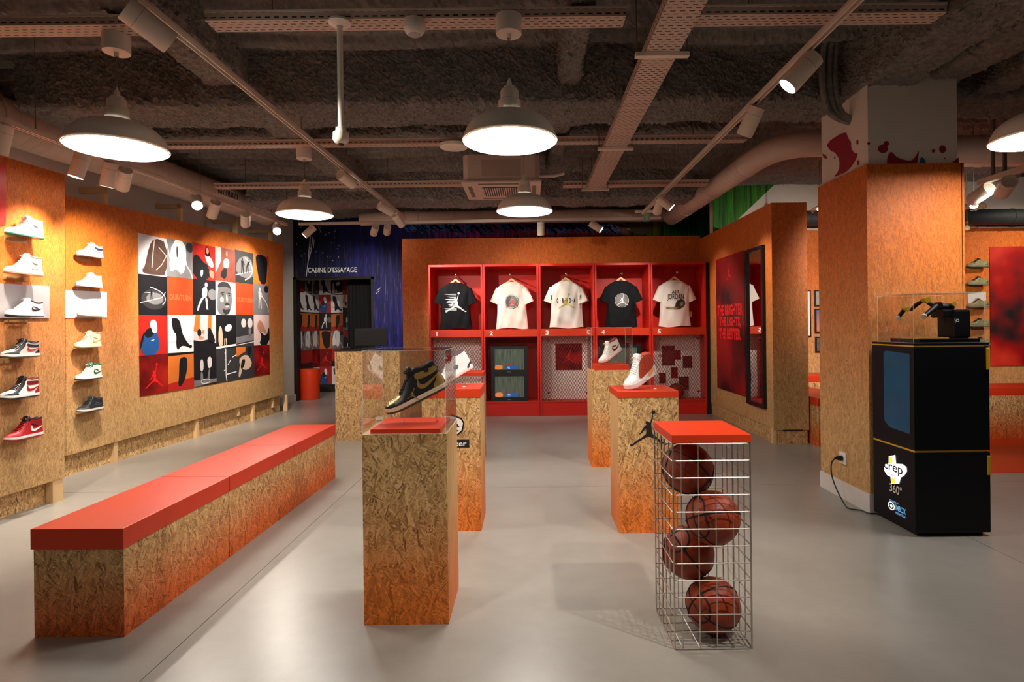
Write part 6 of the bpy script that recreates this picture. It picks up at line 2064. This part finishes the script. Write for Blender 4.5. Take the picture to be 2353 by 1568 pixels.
def duct(name, label, pts, r, ribs=.11, DUCT_M=DUCT_M):
    t = thing('air_duct', label, 'duct', pts[0], 0, 'round air ducts')
    P_ = [Vector(p_) for p_ in pts]
    MB().tube(P_, r, 28).build('pipe', DUCT_M, t, smooth=True)
    for a, b in zip(P_, P_[1:]):
        L = (b - a).length
        if L < .5: continue
        d = (b - a).normalized()
        n = int(L / ribs)
        rb = MB()
        for i in range(1, n):
            c = a + d * (L * i / n)
            rb.lathe([(r + .0002, -.003), (r + .0022, 0), (r + .0002, .003)], 24, c, d)
        o = rb.build('spiral_seam', DUCT_M, t, smooth=True); o['kind'] = 'stuff'
        for f in (.25, .62, .93):
            c = a + d * (L * f)
            MB().lathe([(r + .001, -.02), (r + .006, -.018), (r + .006, .018), (r + .001, .02)], 28, c, d).build('joint_band', DUCT_M, t, smooth=True)
    return t
dl0, dl1 = Vector((-4.34, 3.2, 3.03)), Vector((-3.97, 8.95, 3.10))
DLc = duct('l', 'large round duct with slotted grilles along the collage wall', [dl0, dl1], .185)
dd = (dl1 - dl0).normalized()
side = Vector((dd.y, -dd.x, 0))
for px, py in ((516, 429), (600, 457)):
    d_ = ray(px, py)
    # position along the duct by picture column
    best = min((abs((CAM + ray(px, py) * ((dl0 + dd * s_).y)).x - (dl0 + dd * s_ + side * .15).x), s_) for s_ in [i * .05 for i in range(120)])[1]
    nrm = (side * .97 + UP * .08).normalized()
    c = dl0 + dd * best + nrm * .182
    up_ = nrm.cross(dd).normalized()
    m = MB(); m.obox(c, dd, up_, nrm, .52, .11, .012); fr = m.build('grille', WARM_METAL, DLc)
    for i in range(13):
        m = MB(); m.obox(c + dd * (-.216 + i * .036) + nrm * .0065, dd, up_, nrm, .016, .078, .003); m.build('slot', DARK_HOLE, fr)
duct('b', 'horizontal round duct in front of the painted back wall', [(-2.78, 9.9, 3.16), (-2.4, 9.85, 3.17), (2.30, 9.75, 3.15)], .11)
duct('d', 'round duct running from the lockers and elbowing towards the column', [(2.36, 9.55, 3.07), (2.37, 6.05, 3.02), (2.40, 5.80, 3.02), (2.47, 5.64, 3.02), (2.60, 5.55, 3.02), (2.80, 5.52, 3.02), (2.97, 5.52, 3.02)], .122)
duct('g', 'large round duct crossing behind the column', [(3.0, 5.75, 3.0), (8.8, 5.75, 2.98)], .15)
duct('k', 'dark round duct low over the olive sneaker wall', [(3.4, 8.25, 2.80), (8.9, 8.25, 2.78)], .11, DUCT_M=mat('dark_duct', rgb(44, 50, 54), .6))

# air-conditioning cassette
AC = thing('air_conditioner', 'ceiling cassette air conditioner with a grille panel', 'air conditioner', (-.26, 6.5, 2.83))
ac = mat('cassette_cream', rgb(204, 188, 174), .5, var=.03)
ax0, ax1, ay0, ay1 = -.675, .165, 6.10, 6.94
MB().box(ax0, ax1, ay0, ay1, 2.83, 2.855).build('panel', ac, AC, bevel=.008)
cbm = MB(); cbm.prism([(-.35, -.40), (.35, -.40), (.40, -.35), (.40, .35), (.35, .40), (-.35, .40), (-.40, .35), (-.40, -.35)], (-.255, 6.52, 2.855), (1, 0, 0), (0, 1, 0), (0, 0, 1), 0, .27)
cbm.build('body', ac, AC)
g = MB().box(-.47, -.04, 6.32, 6.74, 2.822, 2.83).build('intake_grille', mat('grille_dark', rgb(70, 62, 56), .6), AC)
for i in range(18):
    MB().box(-.465 + i * .0245, -.465 + i * .0245 + .010, 6.32, 6.74, 2.818, 2.8225).build('louvre', ac, g)
for x0, x1, y0, y1 in ((-.50, -.01, 6.16, 6.20), (-.50, -.01, 6.84, 6.88), (-.62, -.58, 6.28, 6.78), (.07, .11, 6.28, 6.78)):
    MB().box(x0, x1, y0, y1, 2.826, 2.8305).build('air_slot', mat('slot_brown', rgb(110, 98, 88), .6), AC)
MB().box(-.46, -.05, 6.1195, 6.1205, 2.90, 3.07).build('cover_seam', mat('seam_brown', rgb(176, 160, 148), .6), AC)
for x in (-.62, .11):
    MB().cyl((x, 6.3, 2.9), (x, 6.3, CZ), .005, n=6).build('hanger_rod', CORD_M, AC)
MB().tube([(.14, 6.45, 2.98), (.30, 6.45, 2.98), (.42, 6.5, 3.02)], .022, 10).build('pipe_stub', WARM_METAL, AC, smooth=True)

# security camera pole
SCm = thing('security_camera', 'white dome security camera on a long ceiling pole', 'camera', (-1.035, 3.30, 3.056))
wp = mat('camera_white', rgb(232, 226, 214), .4, var=0)
MB().lathe([(.0001, 0), (.062, 0), (.064, -.012), (.05, -.022), (.018, -.03)], 32).build('ceiling_flange', wp, SCm, smooth=True, world=False)
MB().cyl((0, 0, -.02), (0, 0, -.60), .016, n=20).build('pole', wp, SCm, smooth=True, world=False)
MB().lathe([(.018, -.595), (.028, -.60), (.030, -.622), (.043, -.626), (.045, -.665), (.036, -.682), (.018, -.69)], 32).build('head', wp, SCm, smooth=True, world=False)
MB().lathe([(.019, -.688), (.015, -.697), (.0001, -.70)], 20).build('lens_dome', BLACK, SCm, smooth=True, world=False)
MS = thing('motion_sensor', 'white round motion sensor under the front cable tray', 'sensor', (-.615, 3.30, 3.056))
MB().lathe([(.0001, 0), (.058, 0), (.058, -.02), (.062, -.022), (.061, -.05), (.046, -.075), (.036, -.082)], 32).build('housing', wp, MS, smooth=True, world=False)
MB().lathe([(.036, -.081), (.026, -.088), (.0001, -.090)], 24).build('lens', mat('sensor_lens', rgb(170, 166, 168), .3), MS, smooth=True, world=False)
SD = thing('round_ceiling_plate', 'flat round white plate under the second cable tray', 'ceiling fitting', (-.68, 5.58, 3.07))
MB().lathe([(.0001, 0), (.13, 0), (.138, -.012), (.13, -.035), (.10, -.045), (.0001, -.045)], 40).build('plate', wp, SD, smooth=True, world=False)
# emergency sign
ex = at(1486, 492, 8.16)
ES = thing('emergency_sign', 'small hanging emergency sign at the end of the column track', 'sign', ex)
MB().box(-.16, .16, -.02, .02, .02, .05).build('lamp_bar', wp, ES, world=False)
MB().box(-.045, .045, -.004, .004, -.10, .02).build('sign_plate', mat('sign_green', rgb(120, 170, 140), .3), ES, world=False)
MB().box(-.006, .006, -.0055, -.004, -.08, .0).build('white_mark', INK_W, ES, world=False)
MB().cyl((0, 0, .05), (0, 0, CZ - ex.z), .012, n=8).build('drop_pole', CORD_M, ES, world=False)
# loose conduits near the column
CN = thing('cable_conduit', 'bundle of grey conduits dropping from the ceiling to the column', 'conduit', at(1900, 120, 4.3), 0)
for k_, (dx_, r_) in enumerate(((0, .022), (.05, .02), (.09, .02))):
    MB().tube(spline([at(1935 - k_ * 4, 40, 4.15) + Vector((dx_ * .4, 0, 0)), at(1896, 95, 4.3) + Vector((dx_, 0, 0)), at(1890, 190, 4.3) + Vector((dx_, 0, 0)), at(1902, 250, 4.32) + Vector((dx_, 0, 0)), at(1925, 272, 4.33) + Vector((dx_, 0, 0)), at(1962, 284, 4.36) + Vector((dx_, 0, 0))], 5), r_, 8).build('conduit', FUZZ, CN, smooth=True)

# ================================================================== RIGHT-HAND ZONE
# olive sneakers
oli = (134, 132, 92)
OL = colr(oli, midsole=(120, 126, 96), outsole=(52, 64, 56), heel_panel=(60, 70, 60), toe_guard=(92, 96, 72), eyestay=(120, 118, 84), lining=(60, 60, 44), tongue=(40, 42, 34), laces=(40, 44, 38), collar=(140, 138, 98))
RWN = Vector((0, -1, 0)); RWY = 8.42
def onR(px, py):
    return hit(px, py, (0, RWY, 0), RWN)
for px, py, lb in ((2246, 615, 'olive low sneaker, topmost on the wall behind the column'), (2246, 656, 'olive low sneaker, second down on the wall behind the column'), (2246, 707, 'olive low sneaker in front of the small white card'), (2248, 752, 'olive low sneaker partly behind the machine tower'), (2250, 795, 'olive low sneaker just above the machine top')):
    wall_shoe(onR, RWN, Vector((1, 0, 0)), px, py, lb, 'low', OL, 1.0, 'clear ledge under the ' + lb.replace('olive low sneaker', 'olive sneaker'), -1, 0, .18, 'olive sneakers')
wc = thing('backing_card', 'small white card behind the third olive sneaker', 'card', onR(2244, 690))
MB().box(onR(2223, 690).x, onR(2264, 690).x, RWY - .012, RWY, onR(2244, 708).z, onR(2244, 672).z).build('card', CARD_W, wc)
BLP = thing('wall_poster', 'large blurred red poster beside the olive sneakers', 'poster', onR(2320, 700))
MB().box(onR(2274, 700).x, onR(2274, 700).x + 1.25, RWY - .014, RWY, onR(2314, 841).z, onR(2314, 567).z).build('sheet', red_cloud('blurred_red', rgb(34, 26, 30), rgb(150, 18, 18), rgb(214, 60, 40), 1.6), BLP)
# benches
def rbench(label, x0, x1, y0, y1, h, pad=.085):
    t = thing('bench', label, 'bench', ((x0 + x1) / 2, (y0 + y1) / 2, 0), 0)
    MB().box(x0, x1, y0, y1, 0, h - pad).build('base', OSB_BENCH, t)
    MB().box(x0 - .005, x1 + .005, y0 - .005, y1 + .005, h - pad, h).build('seat_pad', RED_BENCH, t, bevel=.003)
    return t
rbench('red-topped chipboard bench by the blurred red poster', 4.35, 5.36, 6.60, 7.05, .58)
rbench('red-topped chipboard bench continuing past the blurred poster', 5.374, 7.2, 6.60, 7.05, .58)
rbench('red-topped chipboard bench glimpsed between partition and column', 3.11, 3.56, 6.30, 8.0, .52)
rbench('raised red-topped chipboard step against the far wall, glimpsed beside the column', 3.6, 4.3, 7.9, 8.40, .62)
# framed pictures glimpsed beside the column
def fpic(x0, y0, x1, y1, kind, label):
    a = onR(x0, y0); b = onR(x1, y1)
    t = thing('framed_picture', label, 'picture', ((a.x + b.x) / 2, RWY, (a.z + b.z) / 2), 0, 'small framed pictures')
    MB().box(a.x, b.x, RWY - .02, RWY, b.z, a.z).build('frame', BLACK, t)
    MB().box(a.x + .02, b.x - .02, RWY - .024, RWY - .02, b.z + .02, a.z - .02).build('photo', kind, t)
SUN, tt = newmat('sunset_print')
g_ = tt.n('ShaderNodeNewGeometry'); s_ = tt.n('ShaderNodeSeparateXYZ'); tt.l(g_.outputs['Position'], s_.inputs[0])
mr_ = tt.n('ShaderNodeMapRange'); tt.l(s_.outputs[2], mr_.inputs[0]); mr_.inputs[1].default_value = 1.10; mr_.inputs[2].default_value = 1.55
tt.out(tt.bsdf(tt.ramp(mr_.outputs[0], [(0, rgb(20, 18, 26)), (.2, rgb(40, 30, 40)), (.28, rgb(200, 120, 90)), (.6, rgb(150, 110, 120)), (1, rgb(80, 90, 120))]), .4).outputs[0])
fpic(1870, 667, 1902, 704, pm('picture_grey', (150, 146, 142), .6, 22), 'framed monochrome photo, upper one beside the column')
fpic(1871, 710, 1903, 766, SUN, 'framed sunset photo beside the column')
fpic(1872, 774, 1904, 810, pm('picture_dark', (96, 84, 86), .7, 26), 'framed dark photo, lower one beside the column')
fpic(1838, 667, 1863, 775, pm('picture_pale', (226, 220, 214), .1), 'pale framed print half hidden by the partition')
# ceiling items: spot rail, glass pendants
rt = thing('light_track', 'short light track in the olive sneaker zone', 'track', at(2250, 418, 5.2), 0, 'suspended light tracks')
ra, rb = at(2252, 420, 5.2), at(2362, 384, 4.6)
dt = (rb - ra).normalized(); m = MB(); m.obox((ra + rb) / 2, dt, dt.cross(UP).normalized(), dt.cross(UP).normalized().cross(dt), (rb - ra).length, .05, .045); m.build('rail', TRK, rt)
for f in (.3, .55):
    q = ra.lerp(rb, f); MB().cyl(q, (q.x, q.y, CZ), .015, n=8).build('drop_pole', CORD_M, rt)
spot(0, 0, (3.75, 8.42, 1.3), 'cream spotlight on the short track leaning to the column', 2.4, pos=ra + dt * .06 - UP * .006, r=.058, L=.2, size=85)
spot(0, 0, (5.5, 8.42, 1.2), 'cream spotlight on the short track leaning away from the column', 2.4, pos=ra + dt * .36 - UP * .006, r=.058, L=.2, size=85)
GLASS_L = acrylic('lamp_glass', (.92, .88, .80, 1), 2.5)
def glass_pendant(c, sc, label, lit):
    t = thing('glass_pendant', label, 'lamp', c, 0, 'clear glass pendants')
    pr_ = [(.22, .46), (.24, .30), (.36, .20), (.62, .08), (.92, -.08), (1.0, -.22), (.95, -.36), (.80, -.46), (.70, -.48)]
    MB().lathe([(r_ * sc, h_ * sc) for r_, h_ in pr_], 32).build('glass_shade', GLASS_L, t, smooth=True, world=False)
    MB().lathe([(.0001, .62 * sc), (.12 * sc, .60 * sc), (.16 * sc, .46 * sc), (.12 * sc, .30 * sc)], 16).build('socket', mat('brown_socket', rgb(80, 64, 54), .5), t, smooth=True, world=False)
    MB().lathe([(.0001, .30 * sc), (.14 * sc, .2 * sc), (.34 * sc, -.12 * sc), (.26 * sc, -.32 * sc), (.0001, -.40 * sc)], 20).build('bulb', emis('warm_bulb', (1.0, .80, .52, 1), 14.0) if lit else mat('bulb_glass', rgb(200, 190, 170), .2), t, smooth=True, world=False)
    MB().cyl((0, 0, .6 * sc), (0, 0, CZ - c.z), .004, n=6).build('cord', CORD_M, t, world=False)
glass_pendant(at(2238, 470, 6.1), .11, 'lit clear glass pendant beside the column', True)
glass_pendant(at(2222, 522, 6.9), .11, 'clear glass pendant half hidden behind the column', False)
glass_pendant(at(1884, 478, 7.4), .11, 'small pendant peeking out behind the partition side of the column', True)
# added wall washer outside the view, hung from the ceiling to brighten the olive zone
spot(0, 0, (7.1, 8.42, 1.5), 'added unseen wall spotlight in the olive zone, beyond the blurred poster', 1.6, pos=(7.0, 6.6, CZ - .05), size=85, warm=(1.0, .84, .66), off=True)
